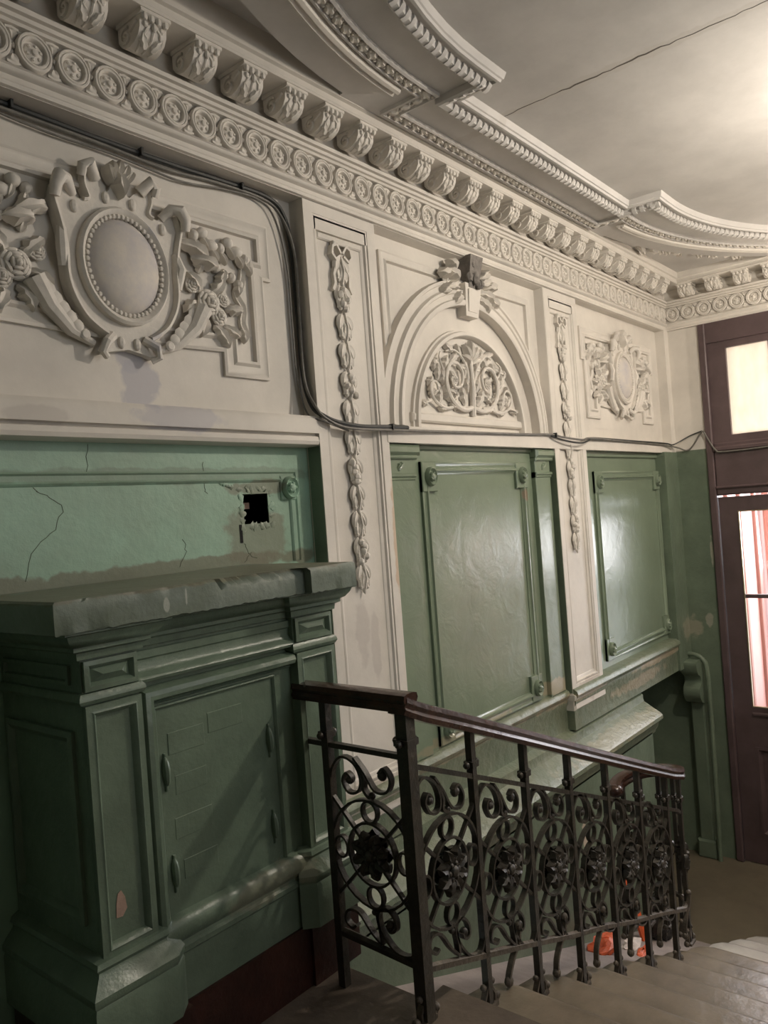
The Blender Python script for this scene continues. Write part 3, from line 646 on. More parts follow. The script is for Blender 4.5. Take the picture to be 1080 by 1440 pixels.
        mb=MB(); mb.tube([B(*S(a,b),c) for a,b,c in ((.12,-.265,.015),(.2,-.235,.025),(.27,-.17,.035),(.315,-.09,.035))],lambda q:.012+.024*q,9); mb.build('cornucopia','relief',t)
        mb=MB()
        for i in range(6): mb.lathe(Basis(B(*S(.16+.024*i,-.245+.024*i),.03),(1,0,0),(0,0,1),(0,-1,0)),(0,0,0),[(.016+.003*i,0),(.019+.003*i,.008),(.012,.014)],10)
        mb.build('horn_ring','relief',t)
        mb=MB(); rb=smoothpath([(s_*.55,.15,0),(s_*.53,.05,0),(s_*.50,.0,0),(s_*.53,-.05,0),(s_*.52,-.11,0),(s_*.55,-.16,0)],5)
        mb.sweep2(B,[(p.x,p.y) for p in rb],[(-.014,0),(-.012,.016),(0,.008),(.012,.018),(.014,0)]); mb.build('ribbon','relief',t)
        for (a,b) in ((.55,.16),(.505,.05),(.52,-.13)): MB().leaf(B,(s_*a,b,.01),-1.2*s_+(-.4),.06,.035,.02,.01,2).build('ribbon_leaf','relief',t)
    return t
cartouche(1.51,2.318,.885,'large plaster oval cartouche with garlands above the green mantel')
cartouche(5.66,2.298,.875,'far oval plaster cartouche in the corner bay beside the purple door')
# stepped picture-frame mouldings around the cartouches
def stepped(cx,y,label,zc=0,sx=1):
    h=[(0,.64),(.42,.655),(.42,.565),(.645,.565),(.645,.965),(.685,.965),(.685,1.19)]
    h=[(a*sx,b+zc) for a,b in h]
    pth=h+[(-a,b) for a,b in h[1:]][::-1]
    P_=[(cx+a,b) for a,b in pth]
    mb=MB(); mb.sweep2(wallB(y),P_,[(0,-.01),(0,.012),(.010,.016),(.020,.010),(.045,.010),(.055,.020),(.066,.016),(.070,-.01)],True)
    o=mb.build('stepped_frame','white'); return tag(o,label,'moulding')
stepped(1.51,2.318,'stepped double white moulding framing the near cartouche above the mantel')
stepped(5.66,2.298,'stepped double white moulding framing the far cartouche by the door',-.01,.95)

# ---- blind arch
ar=empty('blind_arch',(3.60,2.28,.41),'white plaster blind arch with scrollwork lunette between the two white pilasters','arch')
ax,az=3.60,.41; Ba=wallB(2.30)
def archprof(r,prof,n=40,leg=.0,sy=1):
    p=[(ax+r,az)]+arc(ax,az,r,0,180,n,sy)+[(ax-r,az)]
    return MB().sweep2(Ba,clipdup(p),prof)
archprof(.665,[(0,-.02),(0,.056),(-.01,.062),(-.028,.062),(-.034,.048),(-.060,.046),(-.066,.054),(-.080,.056),(-.088,.036),(-.114,.033),(-.120,.042),(-.136,.040),(-.142,-.02)]).build('archivolt','white',ar)
archprof(.505,[(0,-.02),(0,.030),(-.006,.038),(-.024,.036),(-.030,.018),(-.040,.016),(-.044,-.02)],40).build('lunette_frame','white',ar)
MB().boxb(Ba,ax-.55,ax+.55,az+.03,az+.075,-.02,.024,.008).build('lunette_base','white',ar)
mb=MB(); mb.sweep2(Ba,[(2.885,.75),(2.885,1.245),(4.315,1.245),(4.315,.75)][::-1],[(0,-.01),(0,.012),(.010,.016),(.022,.010),(.036,.010),(.046,.018),(.052,-.01)]); mb.build('spandrel_frame','white',ar)
# frame of the recessed bay (slanting reveal)
mb=MB(); mb.sweep2(wallB(2.30),[(2.80,.41),(2.80,1.333),(4.43,1.333),(4.43,.41)][::-1],[(-.01,-.01),(-.01,.06),(.006,.058),(.012,.030),(.016,-.01)]); mb.build('reveal','white',ar)
# keystone
ks=MB(); ks.add([Ba(ax+a,b,c) for c in (0,1) for a,b in ()],[])
def wedge(mb,B,w0,w1,z0,z1,c0,c1):
    mb.add([B(ax-w0,z0,0),B(ax+w0,z0,0),B(ax+w1,z1,0),B(ax-w1,z1,0),B(ax-w0,z0,c0),B(ax+w0,z0,c0),B(ax+w1,z1,c1),B(ax-w1,z1,c1)],[(0,1,2,3),(4,5,6,7),(0,1,5,4),(1,2,6,5),(2,3,7,6),(3,0,4,7)])
mb=MB(); wedge(mb,Ba,.060,.078,1.02,1.19,.055,.075); wedge(mb,Ba,.040,.052,1.045,1.16,.062,.080); mb.build('keystone','white',ar)
mb=MB(); wedge(mb,Ba,.045,.060,1.17,1.335,.075,.11)
for i in range(9): mb.blob(Ba,(ax+random.uniform(-.05,.05),random.uniform(1.17,1.33),random.uniform(.07,.10)),(.022,.024,.018),0,6,5,.5)
tag(mb.build('broken_console','darkplaster',ar),'dark broken top of the keystone')
for s_ in (-1,1):
    for (a,b,an,ln) in ((.08,1.20,.5,.14),(.09,1.17,.0,.15),(.08,1.14,-.5,.12),(.17,1.21,.3,.10),(.19,1.15,-.3,.09),(.12,1.24,.9,.09)):
        mb=MB(); mb.leaf(Ba,(ax+s_*a,b,.03),an if s_>0 else PI-an,ln,.06,.045,.02,3,bend=-.5*s_); mb.build('leaf','relief',ar)
    for (a,b,r) in ((.12,1.185,.032),(.20,1.19,.026),(.15,1.13,.024)):
        rose(None,Ba,(ax+s_*a,b,.03),r,ar)
# scrollwork in the lunette
B=wallB(2.30); lx,lz=3.60,.49
mb=MB(); mb.tube([B(lx,lz,.012),B(lx,lz+.15,.024),B(lx,lz+.30,.02)],lambda t:.018-.006*t,8)
mb.build('stalk','relief',ar)
for an,ln in ((PI/2,.13),(PI/2+.45,.12),(PI/2-.45,.12),(PI/2+.9,.10),(PI/2-.9,.10)):
    mb=MB(); mb.leaf(B,(lx,lz+.28,.012),an,ln,.045,.03,.015,0,bend=(an-PI/2)*.6); mb.build('tulip_petal','relief',ar)
def scroll(s_,pts,r0,r1,name='scroll'):
    P_=smoothpath([(lx+s_*a,lz+b,0) for a,b in pts],5); n_=len(P_)
    MB().tube([B(p.x,p.y,.014+.014*math.sin(PI*i/(n_-1))) for i,p in enumerate(P_)],lambda t:(r0+(r1-r0)*t)*.72,7).build(name,'relief',ar)
for s_ in (-1,1):
    scroll(s_,[(.0,.05),(.08,.03),(.17,.05),(.235,.11),(.25,.19),(.21,.26),(.14,.27),(.095,.22),(.11,.16),(.16,.145),(.185,.18),(.165,.21)],.020,.009)
    scroll(s_,[(.17,.05),(.24,.03),(.32,.04),(.385,.08),(.39,.14),(.345,.16),(.32,.12),(.35,.105)],.014,.008)
    scroll(s_,[(.03,.18),(.045,.25),(.10,.31),(.16,.34),(.22,.33)],.013,.006)
    scroll(s_,[(.24,.20),(.285,.25),(.30,.29),(.27,.32)],.010,.006)
    scroll(s_,[(.385,.06),(.43,.05),(.455,.03)],.010,.006)
    for (a,b,an,ln,wd) in ((.06,.06,.9,.10,.05),(.12,.05,-.2,.09,.045),(.20,.07,.6,.09,.045),(.245,.15,.9,.08,.045),(.24,.22,1.6,.085,.045),(.18,.27,2.2,.09,.045),(.11,.26,3.0,.07,.04),(.05,.20,1.3,.10,.045),(.08,.29,.9,.09,.04),(.15,.34,.1,.09,.04),(.28,.28,-.5,.08,.04),(.30,.05,1.3,.08,.045),(.36,.08,.9,.06,.035),(.39,.13,1.8,.06,.035),(.24,.04,-.4,.08,.035),(.40,.05,-.2,.07,.035),(.14,.19,.3,.07,.04),(.13,.13,-1.0,.07,.035),(.03,.12,1.0,.08,.035),(.20,.13,3.4,.06,.035),(.30,.17,1.2,.08,.04),(.33,.22,1.0,.06,.035)):
        mb=MB(); mb.leaf(B,(lx+s_*a,lz+b,.006),an if s_>0 else PI-an,ln*1.08,wd,.018,.012,3,bend=.5*s_,nl=8); mb.build('acanthus_leaf','relief',ar)
    rose(None,B,(lx+s_*.165,lz+.185,.016),.030,ar); rose(None,B,(lx+s_*.35,lz+.115,.012),.024,ar)

# ---- green wall panels with rosette corners
def rosette(B,p,r,parent,m='green'):
    mb=MB(); mb.lathe(B,(p[0],p[1],p[2]),[(r,0),(r*1.0,.014),(r*.86,.024),(r*.72,.018),(r*.60,.012)],16,1,1.15)
    mb.lathe(B,(p[0],p[1],p[2]),[(r*.55,.010),(r*.48,.022),(r*.30,.030),(.0005,.032)],12,1,1.1)
    for k in range(5): mb.blob(B,(p[0]+r*.40*math.cos(k*1.26),p[1]+r*.44*math.sin(k*1.26),p[2]+.022),(r*.18,r*.2,.010),k*1.26,6,4)
    return mb.build('rosette',m,parent)
def panel(x0,x1,z0,z1,y,label,inset=.062,m='green',skip=()):
    B=wallB(y); t=empty('wall_panel',((x0+x1)/2,y,z0),label,'panel')
    mb=MB(); mb.sweep2(B,rect(x0,x1,z0,z1),[(0,-.005),(0,.014),(.008,.018),(.016,.012),(.030,.012),(.036,.022),(.046,.022),(.054,.008),(.062,.004),(.062,-.005)],True); mb.build('panel_moulding',m,t)
    for i,(a,b) in enumerate(((x0+.062,z0+.075),(x1-.062,z0+.075),(x1-.062,z1-.075),(x0+.062,z1-.075))):
        if i in skip: continue
        MB().boxb(B,a-.062,a+.062,b-.075,b+.075,-.005,.020,.004).build('corner_block',m,t)
        rosette(B,(a,b,.018),.042,t,m)
    return t
panel(3.09,4.13,-1.155,.243,2.30,'tall sage-green panel with four round rosettes under the arch')
panel(5.07,6.29,-1.12,.185,2.30,'far sage-green panel with bright daylight sheen, beside the door corner')
# slim green pilasters of the arched bay
def slim(x0,x1,label):
    t=empty('slim_pilaster',((x0+x1)/2,2.28,-1.16),label,'pilaster'); B=wallB(2.30)
    MB().boxb(B,x0,x1,-1.165,.326,-.01,.030,.003).build('shaft','green',t,smooth=False)
    mb=MB(); mb.boxb(B,x0-.004,x1+.045,.270,.322,0,.055,.014); mb.boxb(B,x0-.004,x1+.028,.250,.275,0,.044,.008); mb.boxb(B,x0,x1+.018,.165,.185,0,.040,.006); mb.boxb(B,x0,x1+.010,.150,.166,0,.036,.006); mb.build('capital','green',t)
    mb=MB(); mb.leaf(B,((x0+x1)/2-.02,.20,.028),.6,.07,.03,.014,.0,2); mb.leaf(B,((x0+x1)/2+.03,.235,.028),3.6,.06,.03,.012,.0,2); mb.build('capital_leaf','green',t)
slim(2.80,3.005,'slim green pilaster with small capital left of the rosette panel, against the white pilaster')
slim(4.215,4.40,'slim green pilaster right of the rosette panel')
mb=MB(); mb.boxb(wallB(2.30),2.80,4.43,.300,.327,0,.012,.006); tag(mb.build('head_moulding','green'),'thin green strip under the white band of the arched bay','moulding')
mb=MB(); mb.boxb(wallB(2.30),4.88,6.35,.285,.327,0,.018,.006); tag(mb.build('head_moulding','green'),'thin green strip under the white band above the far panel','moulding')
# mint recess frame over the mantel
mt=empty('wall_panel',(1.51,2.32,-.15),'mint-green cracked panel with one snail rosette above the mantel shelf','panel')
B=wallB(2.32); mb=MB(); 
mb.sweep2(B,[(2.265,-.16),(2.265,.205),(.75,.205)],[(0,-.01),(0,.006),(.006,.010),(.012,.004),(.030,.004),(.036,.009),(.044,.004),(.05,-.01)]); mb.build('panel_moulding','mint',mt)
mb=MB(); mb.boxb(B,2.175,2.262,.085,.185,-.005,.008,.004); mb.build('corner_block','mint',mt); rosette(B,(2.218,.135,.008),.040,mt,'mint')
mb=MB()   # ragged plaster edge and lath around the hole
for (a0,a1,b0,b1) in ((1.955,1.978,-.03,.12),(2.107,2.135,-.01,.125),(1.97,2.12,.116,.135),(1.975,2.12,-.035,-.004)):
    n=5
    for i in range(n):
        u=i/n+random.uniform(-.08,.08); mb.blob(B,(a0+(a1-a0)*(u if a1-a0>b1-b0 else .5)+.004,b0+(b1-b0)*(u if b1-b0>=a1-a0 else .5)+.008,0),(.018,.008+.004*random.random(),.003),random.random()*3,7,5,.9)
tag(mb.build('broken_plaster_edge','mint',mt),kind='stuff')
MB().boxb(B,1.952,1.966,-.07,.0,-.004,.0015).build('slot','hole',mt)
# hairline cracks in the mint paint
ck=mat('paint_crack',(.075,.09,.06),.9,.1,20,.1,20)
def crackline(pts,wd,name='crack'):
    mb=MB(); P_=smoothpath([(a,b,0) for a,b in pts],4)
    P_=[(p.x+random.uniform(-.006,.006),p.y+random.uniform(-.005,.005)) for p in P_]
    mb.sweep2(wallB(2.32),P_,[(-wd*.6,.0002),(-wd*.4,.0010),(wd*.4,.0010),(wd*.6,.0002)],False); return mb.build(name,ck,mt)
crackline([(1.12,-.12),(1.16,-.02),(1.22,.03),(1.25,.10),(1.20,.13),(1.165,.155)],.0016)
crackline([(1.67,-.13),(1.70,-.08),(1.69,-.04)],.0014); crackline([(2.0,-.11),(1.97,-.14)],.0014); crackline([(1.97,-.07),(1.985,-.11),(2.03,-.135)],.002)
crackline([(1.80,.24),(1.80,.16),(1.81,.12)],.0016); crackline([(1.35,.29),(1.345,.21),(1.36,.16)],.0014)
mb=MB()
for i in range(5): mb.blob(B,(1.88+.012*i,.16-.004*i,.0),(.012,.008,.005),i,6,4,.4)
mb.build('peeling_paint','mint',mt)

# ================================================================ THE MANTEL
mn=empty('mantel',(1.49,2.05,-1.5),'massive dark green painted mantel with flat shelf and blocked-up front, left of the railing','fireplace')
out=[(.93,2.33),(.93,1.80),(1.765,1.80),(1.765,1.768),(1.978,1.768),(1.978,2.33)]
# shelf with chipped arris
def chipbox():
    mb=MB(); top=-.152; bot=-.236; pts=[]
    def seg(a,b,n):
        for i in range(n): t=i/n; pts.append((a[0]+(b[0]-a[0])*t,a[1]+(b[1]-a[1])*t))
    seg(out[0],out[1],8); seg(out[1],out[2],60); seg(out[2],out[3],2); seg(out[3],out[4],14); seg(out[4],out[5],14); pts.append(out[5])
    n=len(pts); rnd=random.Random(5); vs_=[]
    cx_,cy_=1.45,2.1
    for (x,y) in pts:
        ch=abs(rnd.gauss(0,1))*.0025
        if 1.42<x<1.76 and y<1.85: ch+=.008+abs(rnd.gauss(0,1))*.007
        low=rnd.gauss(0,1)*.0012
        dx=(cx_-x); dy=(cy_-y); l=math.hypot(dx,dy); dx/=l; dy/=l
        vs_+= [(x+dx*(ch*1.8+.004),y+dy*(ch*1.8+.004),top),(x+dx*ch*.3,y+dy*ch*.3,top-ch-.004),(x,y,top-.03+low),(x,y,bot+.004+low),(x+dx*.006,y+dy*.006,bot+low)]
    fs=[(i*5+k,(i+1)*5+k,(i+1)*5+k+1,i*5+k+1) for i in range(n-1) for k in range(4)]
    o=len(vs_); fs+=[(i*5,(i+1)*5,o) for i in range(n-1)]+[(i*5+4,(i+1)*5+4,o+1) for i in range(n-1)]
    vs_+=[(1.45,2.3,top),(1.45,2.3,bot)]
    return mb.add(vs_,fs)
chipbox().build('shelf','shelf',mn)
mp=[(1.03,2.33),(1.03,1.88),(1.192,1.88),(1.192,1.905),(1.772,1.905),(1.772,1.88),(1.95,1.88),(1.95,2.25)]   # plan, travelled with the outside on the right
def msw(prof,name='moulding',pth=mp,m='mantel'):    # prof (out, z)
    return MB().sweep2(Bc,pth,[(-(t if t>0 else -.003),z) for t,z in prof]).build(name,m,mn)
msw([(0,-.23),(.072,-.23),(.072,-.240),(.060,-.244),(.055,-.256),(.042,-.272),(.030,-.278),(.030,-.288),(.016,-.294),(.014,-.312),(.0,-.316),(0,-.325)],'bed_moulding')
# body
mb=MB(); mb.add([(x,y,z) for z in (-1.32,-.232) for x,y in mp],[(k,k+1,8+k+1,8+k) for k in range(7)]+[(7,0,8,15)]); mb.build('body','mantel',mn,smooth=False)
msw([(0,-.398),(.008,-.400),(.014,-.408),(.016,-.418),(.010,-.428),(.0,-.432)],'necking',[(1.03,2.33),(1.03,1.88),(1.192,1.88),(1.192,1.905)])
msw([(0,-.398),(.008,-.400),(.014,-.408),(.016,-.418),(.010,-.428),(.0,-.432)],'necking',[(1.772,1.905),(1.772,1.88),(1.95,1.88),(1.95,2.25)])
# lintel mouldings between the piers
Bm=wallB(1.905)
mb=MB(); xx0,xx1=1.192,1.772
def hprof(prof,name): 
    q=MB(); n_=len(prof); q.add([Bm(x,z,c if c>0 else -.003) for x in (xx0,xx1) for c,z in prof],[(k,k+1,n_+k+1,n_+k) for k in range(n_-1)]+[tuple(range(n_)),tuple(range(n_,2*n_))]); q.build(name,'mantel',mn)
hprof([(0,-.322),(.010,-.325),(.010,-.345),(.004,-.350),(.004,-.372),(.012,-.384),(.026,-.392),(.030,-.400),(.026,-.408),(.006,-.412),(0,-.414)],'lintel_moulding')
# pier faces: bevelled box panels, long sunken panels, plinths
for px0,px1 in ((1.03,1.192),(1.772,1.95)):
    Bp=wallB(1.88)
    mb=MB(); mb.sweep2(Bp,rect(px0+.004,px1-.004,-.396,-.318),[(0,-.002),(0,.012),(.012,.014),(.020,.004),(.022,-.002)],True)
    a0,a1,b0,b1=px0+.026,px1-.026,-.376,-.338
    c_=[Bp(a,b,0) for a,b in ((a0,b0),(a1,b0),(a1,b1),(a0,b1))]; mid=(b0+b1)/2; c_+=[Bp(a0+.028,mid,.016),Bp(a1-.028,mid,.016)]
    mb.add(c_,[(0,1,5,4),(2,3,4,5),(0,4,3),(1,2,5)]); mb.build('box_panel','mantel',mn)
    mb=MB(); mb.sweep2(Bp,rect(px0,px1,-1.075,-.432),[(0,-.002),(0,.014),(.014,.014),(.020,.018),(.026,.014),(.032,0),(.034,-.002)],True); mb.build('pier_panel','mantel',mn)
    # side return of the panel
    mb=MB(); mb.box(px0-.0,px1+.0,1.852,1.90,-1.30,-1.145) if False else None
fl=[(0,-1.06),(.010,-1.066),(.022,-1.072),(.026,-1.085),(.018,-1.096),(.020,-1.104),(.040,-1.125),(.052,-1.14),(.052,-1.155),(.046,-1.165),(.050,-1.175),(.050,-1.305),(.0,-1.305)]
msw(fl,'plinth',[(1.03,2.33),(1.03,1.88),(1.205,1.88),(1.235,1.905)])
msw(fl,'plinth',[(1.745,1.905),(1.772,1.88),(1.95,1.88),(1.95,2.25)])
hprof([(0,-1.068),(.012,-1.070),(.030,-1.082),(.038,-1.10),(.034,-1.125),(.020,-1.142),(.022,-1.150),(.030,-1.156),(.030,-1.170),(.024,-1.176),(.024,-1.305),(0,-1.305)],'base_moulding')
# big round moulding around the blocked opening (left, top) and the flat right strip
mb=MB(); pr_=[(0,-.002),(-.002,.020),(-.011,.036),(-.023,.041),(-.035,.036),(-.042,.020),(-.045,.008),(-.049,.012),(-.053,-.002)]
mb.sweep2(Bm,[(1.195,-1.07),(1.195,-.425),(1.765,-.425)],pr_); mb.build('bolection_moulding','mantel',mn)
# blocked-up door panel: bricks showing through the paint
dp=MB(); dp.boxb(Bm,1.236,1.70,-1.07,-.478,-.01,.004); dpo=dp.build('blocked_opening','mantel',mn,smooth=False)
mb=MB(); mb.sweep2(Bm,[(1.240,-1.07),(1.240,-.484),(1.694,-.484),(1.694,-1.07)],[(0,0),(0,.010),(-.005,.014),(-.010,.010),(-.012,.004)]); mb.build('opening_edge','mantel',dpo)
for (a,b,w_,h_,c) in ((1.285,-.60,.125,.062,.004),(1.425,-.575,.13,.06,.003),(1.30,-.72,.11,.055,.0015),(1.29,-.84,.13,.06,.002),(1.31,-.96,.12,.055,.003)):
    MB().boxb(Basis((0,1.905,0),(1,0,0),(0,0,1),(0,-1,0)),a,a+w_,b-h_/2,b+h_/2,.002,.0042+c*.5,.0015).build('brick','mantel',dpo,smooth=False)
for (a,b) in ((1.270,-.67),(1.277,-.955),(1.655,-.685),(1.650,-.955)):
    mb=MB(); mb.blob(Bm,(a,b,.010),(.011,.042,.014),.04,8,7); mb.boxb(Bm,a-.004,a+.004,b-.055,b+.050,0,.012,.002); tag(mb.build('iron_cleat','mantel',mn),'long iron cleat painted over green')
mb=MB(); mb.poly(wallB(1.88),[(1.080,-.99),(1.098,-.992),(1.112,-.975),(1.108,-.945),(1.098,-.925),(1.088,-.93),(1.082,-.955)],.0005,.0018); tag(mb.build('paint_chip','chip',mn,smooth=False),'pinkish bare patch where paint chipped off')
# red dado and floor skirting under the mantel
mb=MB(); mb.box(1.27,1.745,1.872,2.3,-1.5,-1.304); mb.box(1.745,1.965,1.86,2.3,-1.5,-1.304); mb.box(.99,1.27,1.845,2.3,-1.5,-1.304); tag(mb.build('red_base','red',mn,smooth=False),'dark red painted base strip under the green mantel')
# side panel on the left cheek
Bs=Basis((1.03,0,0),(0,1,0),(0,0,1),(-1,0,0))
mb=MB(); mb.sweep2(Bs,rect(1.93,2.29,-1.0,-.50),[(0,-.002),(0,.010),(.015,.014),(.03,.004),(.032,-.002)],True); mb.sweep2(Bs,rect(1.93,2.29,-.38,-.33),[(0,-.002),(0,.008),(.010,.010),(.014,-.002)],True); mb.build('side_panel','mantel',mn)

# ================================================================ THE RAILING
rl=empty('stair_railing',(1.8,1.46,-1.5),'black wrought-iron stair railing with ringed rosette panels and a varnished wooden handrail','railing')
YR=1.46; XN=1.80
# handrail: level piece, then the long falling run and the turn at its foot
hp=[(-.030,-.055),(-.034,-.040),(-.028,-.030),(-.034,-.018),(-.030,-.004),(-.014,.0),(.014,.0),(.030,-.004),(.034,-.018),(.028,-.030),(.034,-.040),(.030,-.055)]
MB().sweep3([(XN,1.90,-.528),(XN,YR-.03,-.528)],hp).build('handrail','wood',rl)
def hz(x): 
    P_=[(1.80,-.542),(1.86,-.570),(2.10,-.664),(2.5,-.823),(3.0,-1.023),(3.5,-1.221),(3.9,-1.377),(4.1,-1.45)]
    for (x0_,z0_),(x1_,z1_) in zip(P_,P_[1:]):
        if x<=x1_: return z0_+(z1_-z0_)*(x-x0_)/(x1_-x0_)
    return P_[-1][1]
run=[(x,YR,hz(x)) for x in (1.785,1.83,1.88,1.95,2.1,2.3,2.5,2.75,3.0,3.25,3.5,3.7,3.86)]
turn=[(3.95+.16*math.sin(R(a)),YR+.16-.16*math.cos(R(a)),-1.395-.11*a/200) for a in range(10,215,15)]
MB().sweep3(run+turn,hp).build('handrail','wood',rl)
mb=MB(); e=turn[-1]; mb.blob(Basis((e[0],e[1],e[2]-.03),(1,0,0),(0,0,1),(0,-1,0)),(0,0,0),(.045,.034,.045),0,12,8); mb.build('volute','wood',rl)
# rails
rp_=[(-.010,-.008),(-.010,.008),(.010,.008),(.010,-.008)]
rb2=[(-.012,-.010),(-.012,.006),(0,.012),(.012,.006),(.012,-.010)]
MB().sweep3([(XN,1.885,-.722),(XN,YR,-.722)],rp_).build('mid_rail','iron',rl)
mz=lambda x:-.745-.402*(x-1.80)
bz=lambda x:-1.345-.352*(x-1.80)
turn2=[(3.95+.15*math.sin(R(a)),YR+.16-.15*math.cos(R(a))) for a in range(10,200,15)]
MB().sweep3([(x,YR,mz(x)) for x in (1.80,2.4,3.0,3.6,3.92)]+[(x,y,mz(3.95)-.02-.01*i) for i,(x,y) in enumerate(turn2)],rp_).build('mid_rail','iron',rl)
MB().sweep3([(XN,1.78,-1.322),(XN,YR,-1.340)],rb2).build('bottom_rail','iron',rl)
MB().sweep3([(x,YR,bz(x)+.012*math.sin(x*9)*.3) for x in (1.80,2.1,2.4,2.7,3.0,3.3,3.6,3.92)]+[(x,y,bz(3.95)-.002*i) for i,(x,y) in enumerate(turn2)],rb2).build('bottom_rail','brownrail',rl)
# posts
def post(x,y,ztop,zbot,w_,name='post',knob=True,m='iron'):
    mb=MB(); mb.box(x-w_,x+w_,y-w_,y+w_,zbot,ztop); 
    for zz in ((ztop-.115) if name!='newel_post' else ztop-.10,):
        mb.box(x-w_-.006,x+w_+.006,y-w_-.006,y+w_+.006,zz-.010,zz+.010)
    o=mb.build(name,m,rl,smooth=False)
    if knob:
        for dx,dy in ((1,0),(-1,0)) if name!='newel_post' else ((1,0),(-1,0),(0,1)):
            q=MB(); zz=ztop-.115 if name!='newel_post' else ztop-.10; q.blob(LOCAT(x+dx*(w_+.016),y+dy*(w_+.016),zz),(0,0,0),(.012,.012,.012),0,8,6); q.tube([(x+dx*w_,y+dy*w_,zz),(x+dx*(w_+.012),y+dy*(w_+.012),zz)],.006,6); q.build('knob',m,rl)
    return o
def LOCAT(x,y,z): return Basis((x,y,z),(1,0,0),(0,0,1),(0,-1,0))
post(XN,YR,-.575,-1.50,.021,'newel_post')
post(XN,1.785,-.575,-1.50,.014,'post')
posts=[2.13,2.46,2.79,3.12,3.45,3.78]
def treadz(x):
    k=max(0,math.floor((x-X0)/RUN)+1) if x>X0 else 0
    return -1.5-RISE*k
def footscroll(x,y,z):     # S-shaped braces with balls at the foot of a post
    mb=MB(); 
    for s_ in (-1,1):
        p=[(0,.10),(s_*.012,.065),(s_*.03,.035),(s_*.028,.012),(s_*.045,.004)]
        mb.strap(LOCAT(x,y,z),[(a,b) for a,b in p],.004,.010)
        mb.blob(LOCAT(x,y,z),(s_*.048,.016,0),(.014,.014,.014),0,8,6); mb.blob(LOCAT(x,y,z),(s_*.026,.075,0),(.011,.011,.011),0,8,6)
    mb.box(x-.03,x+.03,y-.02,y+.02,z,z+.012)
    return mb.build('foot_brace','brownrail',rl)
for i,x in enumerate(posts):
    post(x,YR,hz(x)-.045,treadz(x),.012); footscroll(x,YR,treadz(x))
    # intermediate leg hung from the bottom rail, as an S with knobs
    xm=x+.165
    if i<6:
        zb=bz(xm); zt=treadz(xm); mb=MB(); Bq_=LOCAT(xm,YR,0)
        q=[(.05,zb+.045),(.035,zb+.0),(.0,zb-.03),(-.03,zb-.07),(-.038,max(zb-.12,zt+.02))]
        mb.strap(Bq_,[(a,b) for a,b in [(p.x,p.y) for p in smoothpath([(a,b,0) for a,b in q],4)]],.005,.010)
        mb.blob(Bq_,(.05,zb+.055,0),(.016,.016,.014),0,8,6); mb.blob(Bq_,(-.036,max(zb-.125,zt+.018),0),(.018,.018,.016),0,8,6)
        mb.build('scroll_leg','brownrail',rl)
mb=footscroll(XN,YR,-1.5)
for i,a in enumerate((20,55,90,125,165,195)):
    x=3.95+.155*math.sin(R(a)); y=YR+.16-.155*math.cos(R(a)); zt=-1.40-.11*a/200-.045
    post(x,y,zt,treadz(min(x,3.94)),.010); footscroll(x,y,treadz(3.94))
